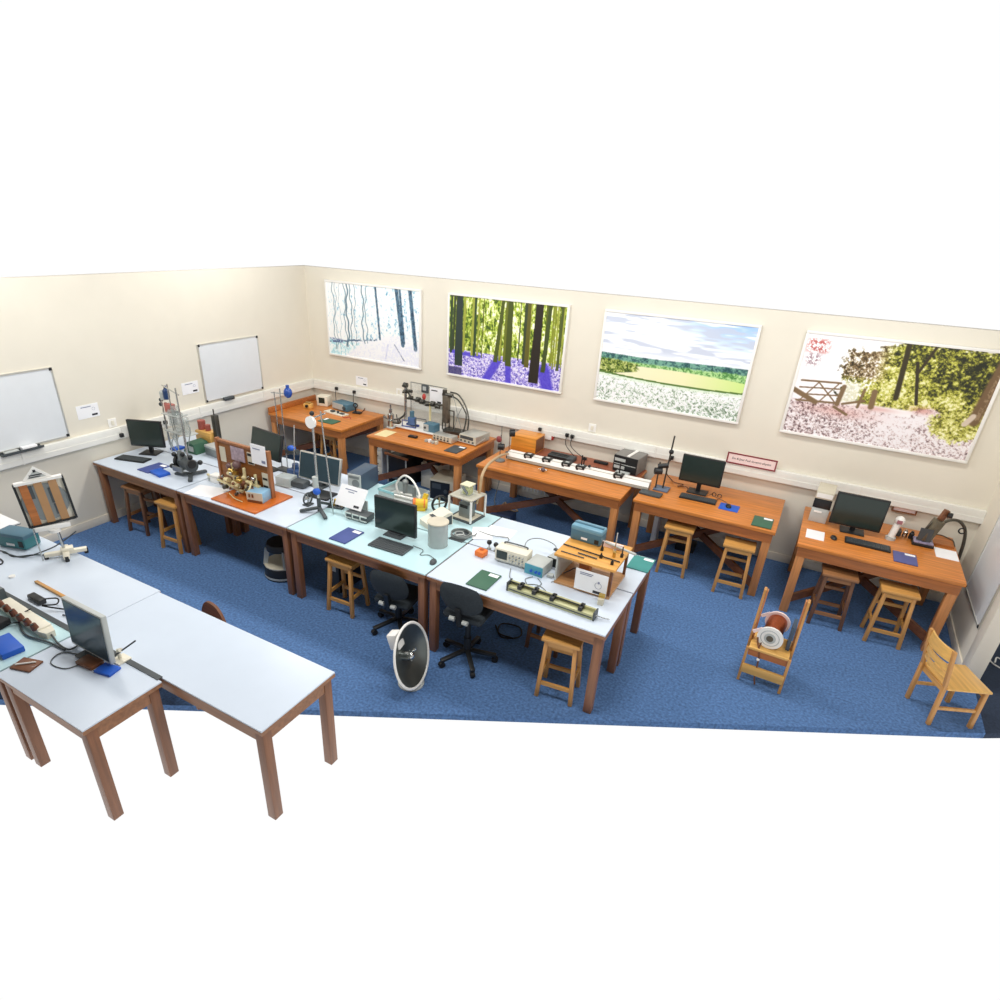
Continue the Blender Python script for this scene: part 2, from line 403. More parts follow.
def colour_mat():
    m = bpy.data.materials.new('printed_picture'); m.use_nodes = True
    nt = m.node_tree; a = nt.nodes.new('ShaderNodeVertexColor'); a.layer_name = 'print'
    bs = nt.nodes['Principled BSDF']; nt.links.new(a.outputs[0], bs.inputs['Base Color']); bs.inputs['Roughness'].default_value = .45
    return m
PRINT = colour_mat()
def picture(x0, x1, z0, z1, fn, label):
    W, H = x1-x0, z1-z0
    t = thing('landscape_picture', label, 'picture', ((x0+x1)/2, -.002, z0), 0, 'landscape pictures on the back wall')
    b = B(); fw = .03; d = .045
    b.box(-W/2,-d,0,W/2,0,fw,.004).box(-W/2,-d,H-fw,W/2,0,H,.004).box(-W/2,-d,fw,-W/2+fw,0,H-fw,.004).box(W/2-fw,-d,fw,W/2,0,H-fw,.004)
    obj('frame', b, WHITE, t)
    nx, ny = 300, 188
    u, v = np.meshgrid(np.linspace(0,1,nx), np.linspace(0,1,ny))
    C = np.clip(fn(u, v), 0, 1)
    C = np.where(C <= .04045, C/12.92, ((C+.055)/1.055)**2.4)
    X = -W/2+fw+u*(W-2*fw); Z = H-fw-v*(H-2*fw)
    me = bpy.data.meshes.new('print')
    vs = np.stack([X, np.full_like(X, -d+.012), Z], -1).reshape(-1,3)
    faces = [(r*nx+c, (r+1)*nx+c, (r+1)*nx+c+1, r*nx+c+1) for r in range(ny-1) for c in range(nx-1)]
    me.from_pydata(vs.tolist(), [], faces)
    at = me.color_attributes.new('print', 'FLOAT_COLOR', 'POINT')
    at.data.foreach_set('color', np.concatenate([C.reshape(-1,3), np.ones((nx*ny,1))], 1).astype(np.float32).ravel())
    me.materials.append(PRINT)
    o = bpy.data.objects.new('print', me); COL.objects.link(o); o.parent = t
picture(.45, 2.30, 1.665, 2.83, paint_canal, 'white-framed picture of snowy trees by a pale frozen canal, nearest the room corner')
picture(2.77, 4.64, 1.665, 2.83, paint_bluebells, 'white-framed picture of tree trunks above violet bluebells')
picture(5.12, 6.99, 1.665, 2.83, paint_meadow, 'white-framed picture of a pale flower meadow and green hills under clouds')
picture(7.46, 9.32, 1.665, 2.83, paint_lane, 'white-framed picture of a leafy autumn lane with a wooden gate')

# ------------------------------------------------------------------ whiteboards, notices, switches on the walls
def whiteboard(y0, y1, z0, z1, x, face, label):
    t = thing('whiteboard', label, 'whiteboard', (x, (y0+y1)/2, z0), 0)
    W, H = y1-y0, z1-z0; s = face; f = .018
    obj('panel', B().box(0,-W/2+f,f,s*.014,W/2-f,H-f), BOARD, t)
    b = B(); b.box(0,-W/2,0,s*.02,W/2,f).box(0,-W/2,H-f,s*.02,W/2,H).box(0,-W/2,f,s*.02,-W/2+f,H-f).box(0,W/2-f,f,s*.02,W/2,H-f)
    obj('frame', b, ALU, t)
    b = B()
    for y in (-W/2, W/2-.04):
        for z in (0, H-.04): b.box(0,y+.004,z+.004,s*.026,y+.036,z+.036,.004)
    obj('corner_cap', b, BLACK, t)
    return t
whiteboard(-2.24,-1.14,1.225,2.05,0,1,'whiteboard on the left wall nearest the room corner, grey eraser below it')
whiteboard(-5.35,-4.21,1.225,2.05,0,1,'whiteboard on the left wall cut by the left edge of the photo')
whiteboard(-1.47,-.56,.50,1.55,XR,-1,'grey-white board fixed low on the right wall beside the last orange bench')
single('board_eraser', B().box(-.03,-.09,0,.03,.09,.05,.012), DGREY, 'dark grey eraser below the whiteboard nearest the corner', 'eraser', (.055,-1.86,1.202))
t = thing('pen_tray', 'grey tray with white pen packets on the trunking under the left-edge whiteboard', 'tray', (.06,-4.78,1.2))
obj('tray', B().box(-.045,-.22,0,.045,.22,.012,.003).box(-.045,-.22,.012,-.04,.22,.03).box(.04,-.22,.012,.045,.22,.03), DGREY, t)
obj('packet', B().box(-.03,.0,.012,.03,.16,.05,.004), PAPER, t); obj('packet', B().box(-.03,-.18,.012,.02,-.03,.035,.004), LGREY, t)
def notice(plane, a, z, w, h, label, lines=1):
    t = thing('paper_notice', label, 'notice', (.0,a,z) if plane == 'x' else (a,0,z), PI/2 if plane == 'x' else 0)
    obj('sheet', B().box(-w/2,-.004,0,w/2,0,h), PAPER, t)
    b = B().box(-w*.30,-.0052,h*.80,w*.16,-.004,h*.86)
    obj('title_line', b, GREYINK, t)
    obj('diagram', B().ring((w*.26,-.0046,h*.62),h*.11,.0014,'y',16,4), GREYINK, t)
    obj('dark_label', B().box(w*.14,-.0052,h*.12,w*.40,-.004,h*.26), INK, t)
    return t
notice('x',-3.92,1.385,.27,.165,'white paper notice on left wall beside the left-edge whiteboard')
notice('x',-2.45,1.40,.27,.165,'white paper notice on left wall below-left of the corner whiteboard')
notice('y',1.09,1.235,.24,.145,'white paper notice on back wall over the corner bench, below the snow picture')
t = thing('red_bordered_sign', 'pale pink sign with maroon border and one line of text on back wall', 'sign', (7.25,-.065,1.18))
obj('card', B().box(-.285,-.002,.0,.285,.004,.14), PINK, t)
obj('border', B().box(-.29,-.006,0,.29,.0,.016).box(-.29,-.006,.124,.29,0,.14).box(-.29,-.006,.016,-.274,0,.124).box(.274,-.006,.016,.29,0,.124), MAROON, t)
text_mesh('Do & Jour Fuel dynamo physics', .036, INK, t, Matrix.Translation((0,-.003,.07)) @ RX90)
def switch(loc, rz, label):
    t = thing('wall_switch', label, 'switch', loc, rz)
    obj('plate', B().box(-.055,-.012,-.055,.055,0,.055,.004), WHITE, t)
    obj('rocker', B().box(-.018,-.02,-.03,.018,-.01,.03,.003), CREAM, t)
switch((5.15,0,1.27),0,'square white wall switch above the trunking over the long rail bench')
switch((1.86,0,1.25),0,'square white wall switch left of the vacuum rig on back wall')
switch((0,-3.66,1.26),PI/2,'square white wall switch on the left wall above the far-left monitor')
def plug(loc, rz, cable, label):
    t = thing('mains_plug', label, 'plug', loc, rz)
    obj('body', B().box(-.024,-.04,-.025,.024,0,.025,.008), BLACK, t)
    if cable: obj('cord', B().tube([Vector(c) for c in cable], .005), RUBBER, t)
plug((.60,-.061,1.125),0,[(0,-.04,-.02),(0,-.05,-.12),(0,-.04,-.26)],'black plug and cord above the corner bench, left of two')
plug((.985,-.061,1.125),0,[(0,-.04,-.02),(.0,-.05,-.14),(.02,-.06,-.26)],'black plug and cord above the corner bench, right of two')
plug((4.82,-.061,1.12),0,[(0,-.04,-.02),(.01,-.06,-.12),(.10,-.09,-.2),(.22,-.14,-.262)],'black plug over the long rail bench, left of a close pair')
plug((4.90,-.061,1.115),0,[(0,-.04,-.02),(.01,-.06,-.12),(.12,-.08,-.2),(.3,-.12,-.262)],'black plug over the long rail bench, right of a close pair')
plug((4.40,-.061,1.125),0,None,'lone black plug above the orange wooden box')
plug((6.30,-.061,1.10),0,[(0,-.04,-.02),(-.04,-.06,-.1),(.0,-.12,-.2),(.1,-.2,-.245)],'black plug with looping cord left of the back-wall monitor')
plug((.061,-3.62,1.10),PI/2,None,'black plug in trunking left of the far-left monitor')
plug((.061,-2.98,1.12),PI/2,None,'black plug in trunking right of the far-left monitor')
t = thing('socket_tester', 'small white box with red ends under the trunking above the rail bench', 'tester', (4.52,-.03,.99))
obj('body', B().box(-.06,-.03,0,.06,.03,.07,.006), WHITE, t); obj('red_end', B().box(.06,-.03,.005,.085,.03,.065,.006), RED, t); obj('red_end', B().box(-.085,-.03,.005,-.06,.03,.065,.006), RED, t)

# ------------------------------------------------------------------ tables
def lab_table(x0, x1, y0, y1, top, label, group=None):
    cx, cy = (x0+x1)/2, (y0+y1)/2; W, D = (x1-x0)/2, (y1-y0)/2
    t = thing('lab_table', label, 'table', (cx,cy,0), 0, group)
    tt = obj('tabletop', B().box(-W,-D,.838,W,D,.85), top, t)
    obj('edge_band', B().box(-W-.001,-D-.001,.808,W+.001,D+.001,.8379), BROWN, tt)
    i = .025
    b = B().box(-W+i,-D+i,.71,W-i,-D+i+.025,.808).box(-W+i,D-i-.025,.71,W-i,D-i,.808).box(-W+i,-D+i+.025,.71,-W+i+.025,D-i-.025,.808).box(W-i-.025,-D+i+.025,.71,W-i,D-i-.025,.808)
    obj('apron', b, BROWN, t)
    for sx in (-1,1):
        for sy in (-1,1):
            x = sx*(W-.055); y = sy*(D-.055); obj('leg', B().box(x-.036,y-.036,0,x+.036,y+.036,.806,.004), BROWNV, t)
    return t
XI = [0.02, 1.615, 3.335, 5.06, 6.78]
gI = 'white-topped tables of the middle island'
lab = ['white-topped lab table at the wall end of the island front row, under the far-left monitor',
       'white-topped lab table carrying the upright board apparatus in the island front row',
       'white-topped lab table carrying the monitor and the acrylic cylinder',
       'white-topped lab table carrying the olive rail at the right end of the island front row']
for i in range(4): lab_table(XI[i]+.009, XI[i+1]-.009, -4.03, -3.283, LAMC if i == 2 else LAM, lab[i], gI)
lab = ['white-topped lab table at the wall end of the island back row, behind the far-left monitor',
       'white-topped lab table behind the upright board apparatus in the island back row',
       'white-topped lab table carrying the computer tower and white-edged cage',
       'white-topped lab table at the right end of the island back row, with a teal folder']
for i in range(4): lab_table(XI[i]+.009, XI[i+1]-.009, -3.263, -2.53, LAMC if i == 2 else LAM, lab[i], gI)
gN = 'white-topped tables of the nearest bench'
lab_table(.023,1.612,-6.19,-5.49,LAM,'white-topped table under the mirror stand, nearest bench against the left wall',gN)
lab_table(1.618,3.342,-6.19,-5.49,LAM,'white-topped table carrying the tilting mirror and wooden strip, nearest bench',gN)
lab_table(3.348,5.27,-6.19,-5.51,LAM,'empty white-topped table behind the bottom-left monitor, nearest bench',gN)
lab_table(1.618,3.346,-6.76,-6.215,LAMC,'pale cyan-topped table carrying the six-way socket strip at the bottom left',gN)
lab_table(3.364,4.35,-6.76,-6.215,LAM,'white-topped table under the bottom-left monitor',gN)
single('cable_channel', B().box(-.9,-.02,0,1.8,.02,.006), DGREY, 'dark strip running along the seam of the two nearest bench rows', 'cable channel', (2.52,-6.2025,.8502))

def bench(x0, x1, y0, y1, label, upstand=False, brace=True):
    cx, cy = (x0+x1)/2, (y0+y1)/2; W, D = (x1-x0)/2, (y1-y0)/2
    t = thing('wooden_bench', label, 'table', (cx,cy,0), 0, 'orange wooden benches along the back wall')
    obj('tabletop', B().box(-W,-D,.812,W,D,.85,.004), ORANGE, t)
    i = .02
    b = B().box(-W+i,-D+i,.70,W-i,-D+i+.03,.812).box(-W+i,D-i-.03,.70,W-i,D-i,.812).box(-W+i,-D+i+.03,.70,-W+i+.03,D-i-.03,.812).box(W-i-.03,-D+i+.03,.70,W-i,D-i-.03,.812)
    obj('apron', b, ORANGED, t)
    for sx in (-1,1):
        for sy in (-1,1):
            x = sx*(W-.065); y = sy*(D-.065); obj('leg', B().box(x-.043,y-.043,0,x+.043,y+.043,.811,.004), ORANGEV, t)
    if brace:
        a, c = W-.075, D-.075
        obj('brace', B().bar((-a,-c,.15),(a,c,.64),.035,.09), DBROWN, t)
        obj('brace', B().bar((-a,c,.60),(a,-c,.12),.035,.09), DBROWN, t)
    if upstand: obj('upstand', B().box(-W,-D,.85,-W+.03,D,.94,.003), ORANGED, t)
    return t
bench(.09,1.62,-1.17,-.08,'orange wooden bench standing in the room corner',True)
bench(2.07,3.69,-1.13,-.05,'orange wooden bench carrying the vacuum rig with pipe hoops')
rbn = bench(4.01,6.01,-1.24,-.05,'orange wooden bench carrying the long white rail')
obj('rear_overlay', B().box(-.60,.02,.8505,.99,.585,.856), wood('red_brown_overlay','96543A',.45), rbn, label='red-brown rear part of the top')  # thin red-brown layer over the rear of the bench top
bench(6.14,7.74,-1.15,-.05,'orange wooden bench with monitor and keyboard under the red-bordered sign')
bench(7.97,9.46,-1.30,-.12,'orange wooden bench at the right wall below the autumn lane picture')

# ------------------------------------------------------------------ stools and chairs
def make_stool(label, loc, rz, ms, mv, group='wooden lab stools', h=.62, w=.34, d=.26):
    t = thing('wooden_stool', label, 'stool', loc, rz, group)
    obj('seat', B().box(-w/2,-d/2,h-.035,w/2,d/2,h,.008), ms, t)
    obj('seat_frame', B().box(-w/2+.03,-d/2+.02,h-.085,w/2-.03,-d/2+.04,h-.036).box(-w/2+.03,d/2-.04,h-.085,w/2-.03,d/2-.02,h-.036).box(-w/2+.03,-d/2+.04,h-.085,-w/2+.05,d/2-.04,h-.036).box(w/2-.05,-d/2+.04,h-.085,w/2-.03,d/2-.04,h-.036), ms, t)
    P = {}
    for sx in (-1,1):
        for sy in (-1,1):
            p = Vector((sx*(w/2-.015),sy*(d/2+.01),.0)); q = Vector((sx*(w/2-.045),sy*(d/2-.035),h-.036)); P[sx,sy] = (p,q)
            obj('leg', B().bar(p,q,.036,.036,bev=.004), mv, t)
    def at(k, z): p, q = P[k]; return p+(q-p)*(z/(h-.036))
    for s in (-1,1):
        obj('stretcher', B().bar(at((-1,s),.15),at((1,s),.15),.02,.036), ms, t)
        obj('stretcher', B().bar(at((s,-1),.22),at((s,1),.22),.02,.036), ms, t)
    obj('stretcher', B().bar(at((-1,1),.36),at((1,1),.36),.02,.032), ms, t)
    return t
st = make_stool('pale wooden stool left of two at the bench with the back-wall monitor', (6.73,-1.04,0), .06, STOOLW, STOOLV)
dup(st, (7.42,-1.13,0), .05, 'pale wooden stool right of two at the bench with the back-wall monitor')
dup(st, (8.98,-1.25,0), .08, 'pale wooden stool right of two at the bench by the right wall')
dup(st, (3.96,-3.86,0), .05, 'pale wooden stool under the island between black step stool and office chair')
dup(st, (1.10,-0.81,0), 0, 'pale wooden stool tucked under the corner bench')
dup(st, (1.36,-3.93,0), .06, 'pale wooden stool right of two under the far-left island table')
dup(st, (6.39,-3.88,0), .12, 'wooden stool pulled out under the olive rail table, cut by the bottom edge')
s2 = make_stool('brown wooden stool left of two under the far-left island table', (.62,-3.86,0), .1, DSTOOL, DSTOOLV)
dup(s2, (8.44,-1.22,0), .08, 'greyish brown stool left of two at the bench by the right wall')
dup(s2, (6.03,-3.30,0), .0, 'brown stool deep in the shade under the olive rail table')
t = thing('step_stool', 'round black step stool with open middle under the island', 'step stool', (2.88,-3.72,0))
obj('base', B().lathe([(.21,0),(.21,.035),(.205,.14),(.2,.15),(.0001,.15)]), BLACK, t)
obj('grey_band', B().lathe([(.213,.018),(.216,.03),(.213,.045)]), LGREY, t, label='grey rubber band at the foot')
obj('tread', B().lathe([(.205,.15),(.208,.165),(.19,.17),(.0001,.17)]), BEIGE, t, label='beige lower tread')
for a in (20,110,200,290): 
    r = math.radians(a+30); obj('post', B().bar((.19*math.cos(r),.19*math.sin(r),.16),(.155*math.cos(r),.155*math.sin(r),.36),.02,.05,(math.cos(r),math.sin(r),0)), LGREY, t)
obj('top', B().lathe([(.165,.345),(.165,.40),(.155,.425),(.0001,.425)]), BLACK, t)

def office_chair(loc, rz, label, zb, tilt=.0):
    t = thing('office_chair', label, 'office chair', loc, rz, 'black swivel chairs at the island')
    zs = zb-.18
    # backrest: rounded, dished pad on the -y side
    nx, nz = 13, 11; V = []; F = []
    def pt(i, j, off):
        u = -1+2*i/(nx-1); v = -1+2*j/(nz-1)
        x = u*.215*math.sqrt(max(0,1-.42*v*v)); z = v*.17*math.sqrt(max(0,1-.36*u*u))
        return (x, -.20-.05*(u*u)*-1*.6+off-.03*v, zb+.02+z)
    th = .032
    front = [[pt(i,j,th*(1-max(abs(-1+2*i/(nx-1)),abs(-1+2*j/(nz-1)))**4)) for i in range(nx)] for j in range(nz)]
    back = [[pt(i,j,-th*(1-max(abs(-1+2*i/(nx-1)),abs(-1+2*j/(nz-1)))**4)) for i in range(nx)] for j in range(nz)]
    V = [p for r in front for p in r]+[p for r in back for p in r]; n = nx*nz
    for j in range(nz-1):
        for i in range(nx-1):
            a = j*nx+i; F.append((a,a+1,a+nx+1,a+nx)); F.append((n+a,n+a+nx,n+a+nx+1,n+a+1))
    for i in range(nx-1): F.append((i,n+i,n+i+1,i+1)); k = (nz-1)*nx+i; F.append((k,k+1,n+k+1,n+k))
    for j in range(nz-1): a = j*nx; F.append((a,a+nx,n+a+nx,n+a)); a = j*nx+nx-1; F.append((a,n+a,n+a+nx,a+nx))
    obj('backrest', B()._add(V, F), OFFICE, t)
    obj('backrest_bracket', B().bar((0,-.235,zb-.06),(0,-.19,zs-.09),.05,.018).bar((0,-.19,zs-.09),(0,.02,zs-.09),.05,.018), BLACK, t)
    obj('adjuster_knob', B().cyl((.04,-.21,zs-.02),(.09,-.21,zs-.02),.022).cyl((-.09,-.21,zs-.01),(-.04,-.21,zs-.01),.022), LGREY, t, label='grey adjuster knobs')
    obj('seat', B().box(-.20,-.16,zs-.07,.20,.24,zs,.035), OFFICE, t)
    obj('gas_column', B().cyl((0,0,.09),(0,0,zs-.08),.026).cyl((0,0,.09),(0,0,.26),.036), BLACK, t)
    for k in range(5):
        a = math.radians(72*k+20)
        c, s_ = math.cos(a), math.sin(a)
        l = obj('base_leg', B().bar((.02*c,.02*s_,.115),(.28*c,.28*s_,.075),.045,.03,bev=.006), BLACK, t)
        obj('caster', B().cyl((.27*c-.02*s_,.27*s_+.02*c,.03),(.27*c+.02*s_,.27*s_-.02*c,.03),.03).cyl((.27*c,.27*s_,.03),(.27*c,.27*s_,.075),.01), RUBBER, l)
    return t
office_chair((4.62,-3.86,0), .10, 'black swivel chair, lower of two, left of the seam leg', .585)
office_chair((5.47,-3.93,0), .06, 'black swivel chair, taller of two, right of the seam leg', .765)

t = thing('wooden_chair', 'pale wooden chair with slatted back at the bottom right', 'chair', (9.41,-2.30,0), -PI/2+.424); t.scale = (1,1,.92)
for sx in (-1,1):
    obj('back_post', B().bar((sx*.17,-.17,0),(sx*.165,-.18,.45),.034,.03,bev=.004).bar((sx*.165,-.18,.44),(sx*.165,-.235,.84),.034,.026,bev=.004), STOOLV, t)
    obj('leg', B().bar((sx*.165,.18,0),(sx*.16,.17,.42),.034,bev=.004), STOOLV, t)
    obj('stretcher', B().bar((sx*.166,-.17,.2),(sx*.163,.175,.2),.018,.03), STOOLW, t)
obj('seat', B().box(-.19,-.165,.425,.19,.20,.447,.008), YWOOD, t)
obj('apron', B().box(-.15,.15,.37,.15,.17,.425), STOOLW, t); obj('apron', B().box(-.15,-.17,.37,.15,-.15,.425), STOOLW, t)
for z, hh in ((.775,.12),(.645,.06),(.56,.04)):
    y = -.18-.055*(z-.44)/.4
    b = B()
    for k in range(8):
        u0 = -1+k/4; u1 = u0+.25
        b.bar((u0*.15,y-.03*(1-u0*u0)+.0,z),(u1*.15,y-.03*(1-u1*u1),z),.016,hh,(0,1,0)) if False else b._add(
            [(u*.152,y-.03*(1-u*u)+d,z+e*hh/2) for u in (u0,u1) for d in (-.008,.008) for e in (-1,1)], [(0,1,3,2),(4,6,7,5),(0,4,5,1),(2,3,7,6),(0,2,6,4),(1,5,7,3)])
    obj('back_slat', b, YWOOD, t)

# brown chair whose back rises behind the nearest bench
t = thing('brown_chair', 'brown round-backed chair just showing above the edge of the nearest bench', 'chair', (3.76,-5.53,0), PI-.12)
prof = [(x*.20, .80-.24*(abs(x)**3)) for x in [i/8-1 for i in range(17)]]
obj('backrest', B().prism([(x,z) for x,z in prof]+[(.20,.50),(-.20,.50)], -.012, .012, Matrix.Translation((0,-.19,0)) @ RX90), DBROWN, t)
obj('seat', B().box(-.19,-.17,.42,.19,.2,.45,.01), DBROWN, t)
for sx in (-1,1):
    for sy in (-1,1): obj('leg', B().bar((sx*.17,sy*.17,0),(sx*.155,sy*.15,.425),.03), DBROWN, t)
    obj('back_post', B().bar((sx*.13,-.165,.44),(sx*.13,-.19,.56),.025), DBROWN, t)

# ------------------------------------------------------------------ computers
def monitor(loc, rz, w, h, z0, label, tilt=0., scr=None, bez=None, stand=True, btns=False):
    t = thing('computer_monitor', label, 'monitor', loc, rz, 'computer monitors')
    R = Matrix.Translation((0,0,z0)) @ Matrix.Rotation(-tilt,4,'X')
    obj('casing', B().box(-w/2,-.01,0,w/2,.028,h,.006).box(-w*.3,.026,h*.2,w*.3,.055,h*.8,.012).rot(R), bez or BLACK, t)
    obj('screen', B().box(-w/2+.014,-.0125,.02,w/2-.014,-.009,h-.014).rot(R), scr or SCREEN, t)
    if stand:
        obj('neck', B().bar((0,.05,.012),(0,.05,z0+h*.4),.05,.03), BLACK, t)
        obj('stand_base', B().box(-.12,-.06,0,.12,.13,.014,.006), BLACK, t)
    else:
        obj('stand_base', B().box(-.11,-.07,0,.11,.1,.012,.005).box(-.06,-.02,.012,.06,.06,max(.02,z0)), DGREY, t)
    return t
def keyboard(loc, rz, label, m=None, w=.43, d=.16):
    t = thing('keyboard', label, 'keyboard', loc, rz, 'computer keyboards')
    obj('body', B().box(-w/2,-d/2,0,w/2,d/2,.018,.005), m or BLACK, t)
    b = B()
    for r in range(5):
        n = 14
        for c in range(n):
            x = -w/2+.014+c*(w*.74)/n; y = -d/2+.014+r*(d-.024)/5
            b.box(x,y,.018,x+w*.74/n-.004,y+(d-.024)/5-.005,.024)
        for c in range(4):
            x = w/2-.014-w*.19+c*w*.19/4; y = -d/2+.014+r*(d-.024)/5
            b.box(x,y,.018,x+w*.19/4-.004,y+(d-.024)/5-.005,.024)
    obj('keys', b, DGREY, t)
    return t
def folder(loc, rz, m, label, lab=(.35,.78), w=.21, h=.30, th=.012, name='folder'):
    t = thing(name, label, 'folder', loc, rz, 'A4 lab folders')
    obj('cover', B().box(-w/2,-h/2,0,w/2,h/2,th,.003), m, t)
    obj('label', B().box(w*.0,h*.27,th,w*.44,h*.43,th+.0012), PAPER, t, label='white label')
    return t
def cable(label, pts, r=.005, m=None, cat='cable', name='cable', n=6):
    p0 = Vector(pts[0])
    return single(name, B().tube([Vector(p)-p0 for p in pts], r, n), m or RUBBER, label, cat, p0)
Z = .8505
monitor((.33,-3.45,Z), .42, .46, .35, .10, 'black monitor at the left wall end of the island')
monitor((1.97,-3.0,Z), -.12, .58, .33, .175, 'dark monitor half hidden behind the upright board apparatus', .25)
monitor((2.84,-3.0,Z), .06, .60, .33, .05, 'dark monitor with silver edge behind the pendulum stand', .22, SCREENB, ALU, stand=False)
monitor((4.36,-3.54,Z), .02, .50, .36, .03, 'dark monitor with keyboard and mouse at the middle of the island', .0, None, None, False)
monitor((6.755,-.49,Z), .0, .50, .34, .125, 'black monitor under the red-bordered sign')
monitor((8.47,-.64,Z), .02, .50, .37, .065, 'black monitor on the bench by the right wall')
monitor((3.72,-6.30,Z), .0, .465, .385, .03, 'silver-edged monitor at the bottom left of the photo', .05, SCREENB, LGREY, stand=False)
keyboard((.35,-3.70,Z), .28, 'black keyboard in front of the far-left monitor')
keyboard((4.47,-3.77,Z), .03, 'dark keyboard in front of the middle island monitor', DGREY, .41, .2)
keyboard((6.81,-.69,Z), .03, 'black keyboard in front of the back-wall monitor')
keyboard((8.62,-.90,Z), .0, 'black keyboard on the bench by the right wall')
def mouse(loc, rz, label, m, cord=None):
    t = thing('computer_mouse', label, 'mouse', loc, rz)
    obj('shell', B().ball((0,0,.004),1,(.033,.055,.030)), m, t)
    if cord: obj('cord', B().tube(cord,.0035,5), DGREY, t)
mouse((4.99,-3.80,Z), .3, 'grey mouse by the table seam in front of the acrylic cylinder', DGREY, [(0,.05,.012),(-.08,.12,.006),(-.16,.1,.006),(-.16,.2,.006),(-.28,.26,.006)])
t = single('mouse_pad', B().box(-.11,-.105,0,.11,.105,.006,.002), BLUE, 'blue mouse pad under a black mouse on the bench with the back-wall monitor', 'mouse pad', (7.18,-.73,Z), .0)
mouse((7.17,-.72,Z+.006), .2, 'black mouse on the blue pad', BLACK, [(0,.05,.01),(-.05,.16,.004),(-.18,.28,.004)])
mouse((8.30,-.93,Z), .2, 'black mouse on the bench by the right wall, left of its keyboard', BLACK)
t = thing('desktop_computer', 'slate blue desktop computer tower on the island back row', 'computer', (3.32,-2.91,Z), .12)
obj('case', B().box(-.09,0,0,.09,.38,.235,.006), SLATE, t)
obj('front_panel', B().box(-.088,-.014,.004,.088,.0,.231,.005), LGREY, t)
obj('vent_grille', B().cyl((.02,-.018,.12),(.02,-.012,.12),.05,n=20).box(-.07,-.018,.18,.07,-.012,.21), GREY, t)
t = thing('scope_tower', 'stack of beige and black instruments at the left of the right-wall bench', 'instrument stack', (8.12,-.40,Z), -.05)
obj('lower_unit', B().box(-.09,-.17,0,.09,.17,.17,.006), LGREY, t); obj('middle_unit', B().box(-.09,-.17,.172,.09,.17,.28,.006), BLACK, t); obj('upper_unit', B().box(-.09,-.17,.282,.09,.17,.37,.006), BEIGE, t)
obj('panel_strip', B().box(-.06,-.175,.12,.02,-.169,.14).box(-.08,-.175,.30,.08,-.169,.35), WHITE, t)

# ------------------------------------------------------------------ folders, papers
folder((.82,-3.745,Z), -.02, NAVY, 'navy folder with white label in front of the far-left monitor')
folder((3.965,-3.83,Z), 0, NAVY, 'navy folder with white label left of the middle island keyboard')
folder((5.55,-3.82,Z), .0, GREEN, 'dark green folder with white label on the table with the olive rail')
folder((6.68,-2.70,Z), .0, TGREEN, 'teal folder at the back right corner of the island', h=.29)
folder((7.58,-.95,Z), .0, GREEN, 'dark green folder at the front right of the bench with the back-wall monitor')
folder((8.96,-1.03,Z), .0, PURPLE, 'violet-blue folder on the bench by the right wall', h=.27)
folder((3.475,-.89,Z), .0, DGREY, 'black folder at the front right of the vacuum rig bench')
folder((1.17,-.93,Z), PI/2, GREEN, 'dark green folder on the corner bench')
def paper(loc, rz, w, h, label, m=None, th=.003): return single('paper_sheet', B().box(-w/2,-h/2,0,w/2,h/2,th), m or PAPER, label, 'paper', loc, rz)
paper((2.24,-.89,Z), .05, .21, .30, 'tan paper sheet at the front left of the vacuum rig bench', BEIGEP)
paper((8.12,-.95,Z), 0, .18, .25, 'white paper sheet at the front left of the right-wall bench')
paper((9.35,-.65,Z), 0, .20, .26, 'white paper sheet beside the spectrometer column on the right-wall bench')
paper((1.93,-3.86,Z), .25, .40, .28, 'large white paper sheet left of the upright board apparatus')
paper((5.22,-2.86,Z), .1, .30, .21, 'white paper sheet on the island back row right of the cage')
paper((5.08,-3.00,Z+.0035), .5, .21, .28, 'white paper sheet overlapping the table seam beside the cable coil')
t = thing('notebook', 'dark-backed white pad at the left edge of the nearest bench', 'notebook', (.90,-5.62,Z), -.0)
obj('cover', B().box(-.24,-.17,0,.24,.17,.006), DGREY, t); obj('pages', B().box(-.235,-.165,.006,.235,.168,.018), PAPER, t)
single('blue_box', B().box(-.115,-.07,0,.115,.07,.035,.006), BLUE, 'bright blue flat case in front of the navy folder at the far-left monitor', 'case', (1.05,-3.82,Z), -.15)
single('blue_pouch', B().box(-.06,-.08,0,.06,.08,.03,.01), BLUE, 'small bright blue case between the glass apparatus rods', 'case', (.45,-3.12,Z), .1)
single('blue_box', B().box(-.13,-.07,0,.13,.07,.045,.006), BLUE, 'bright blue box at the left edge of the nearest bench', 'box', (3.13,-6.57,Z), -.12)

# ------------------------------------------------------------------ nearest bench things
t = thing('tilting_mirror', 'black-sided square mirror frame with brown reflection strips on a wheeled stand', 'mirror', (2.12,-5.60,Z), math.radians(65))
W, H, zc = .35, .405, .55
R = Matrix.Translation((0,0,zc)) @ Matrix.Rotation(-.06,4,'Y')
obj('side_rail', B().box(-W/2-.012,-.02,-H/2,-W/2+.006,.02,H/2).rot(R), BLACK, t); obj('side_rail', B().box(W/2-.006,-.02,-H/2,W/2+.012,.02,H/2).rot(R), BLACK, t)
obj('top_rail', B().box(-W/2,-.022,H/2-.012,W/2,.022,H/2+.012).rot(R), WHITE, t); obj('bottom_rail', B().box(-W/2,-.02,-H/2-.006,W/2,.02,-H/2+.01).rot(R), BLACK, t)
obj('backing', B().box(-W/2,.006,-H/2,W/2,.016,H/2).rot(R), CREAM, t)
obj('mirror_disc', B().cyl((0,-.004,.0),(0,.006,.0),.172,n=32).rot(R), GREY, t)
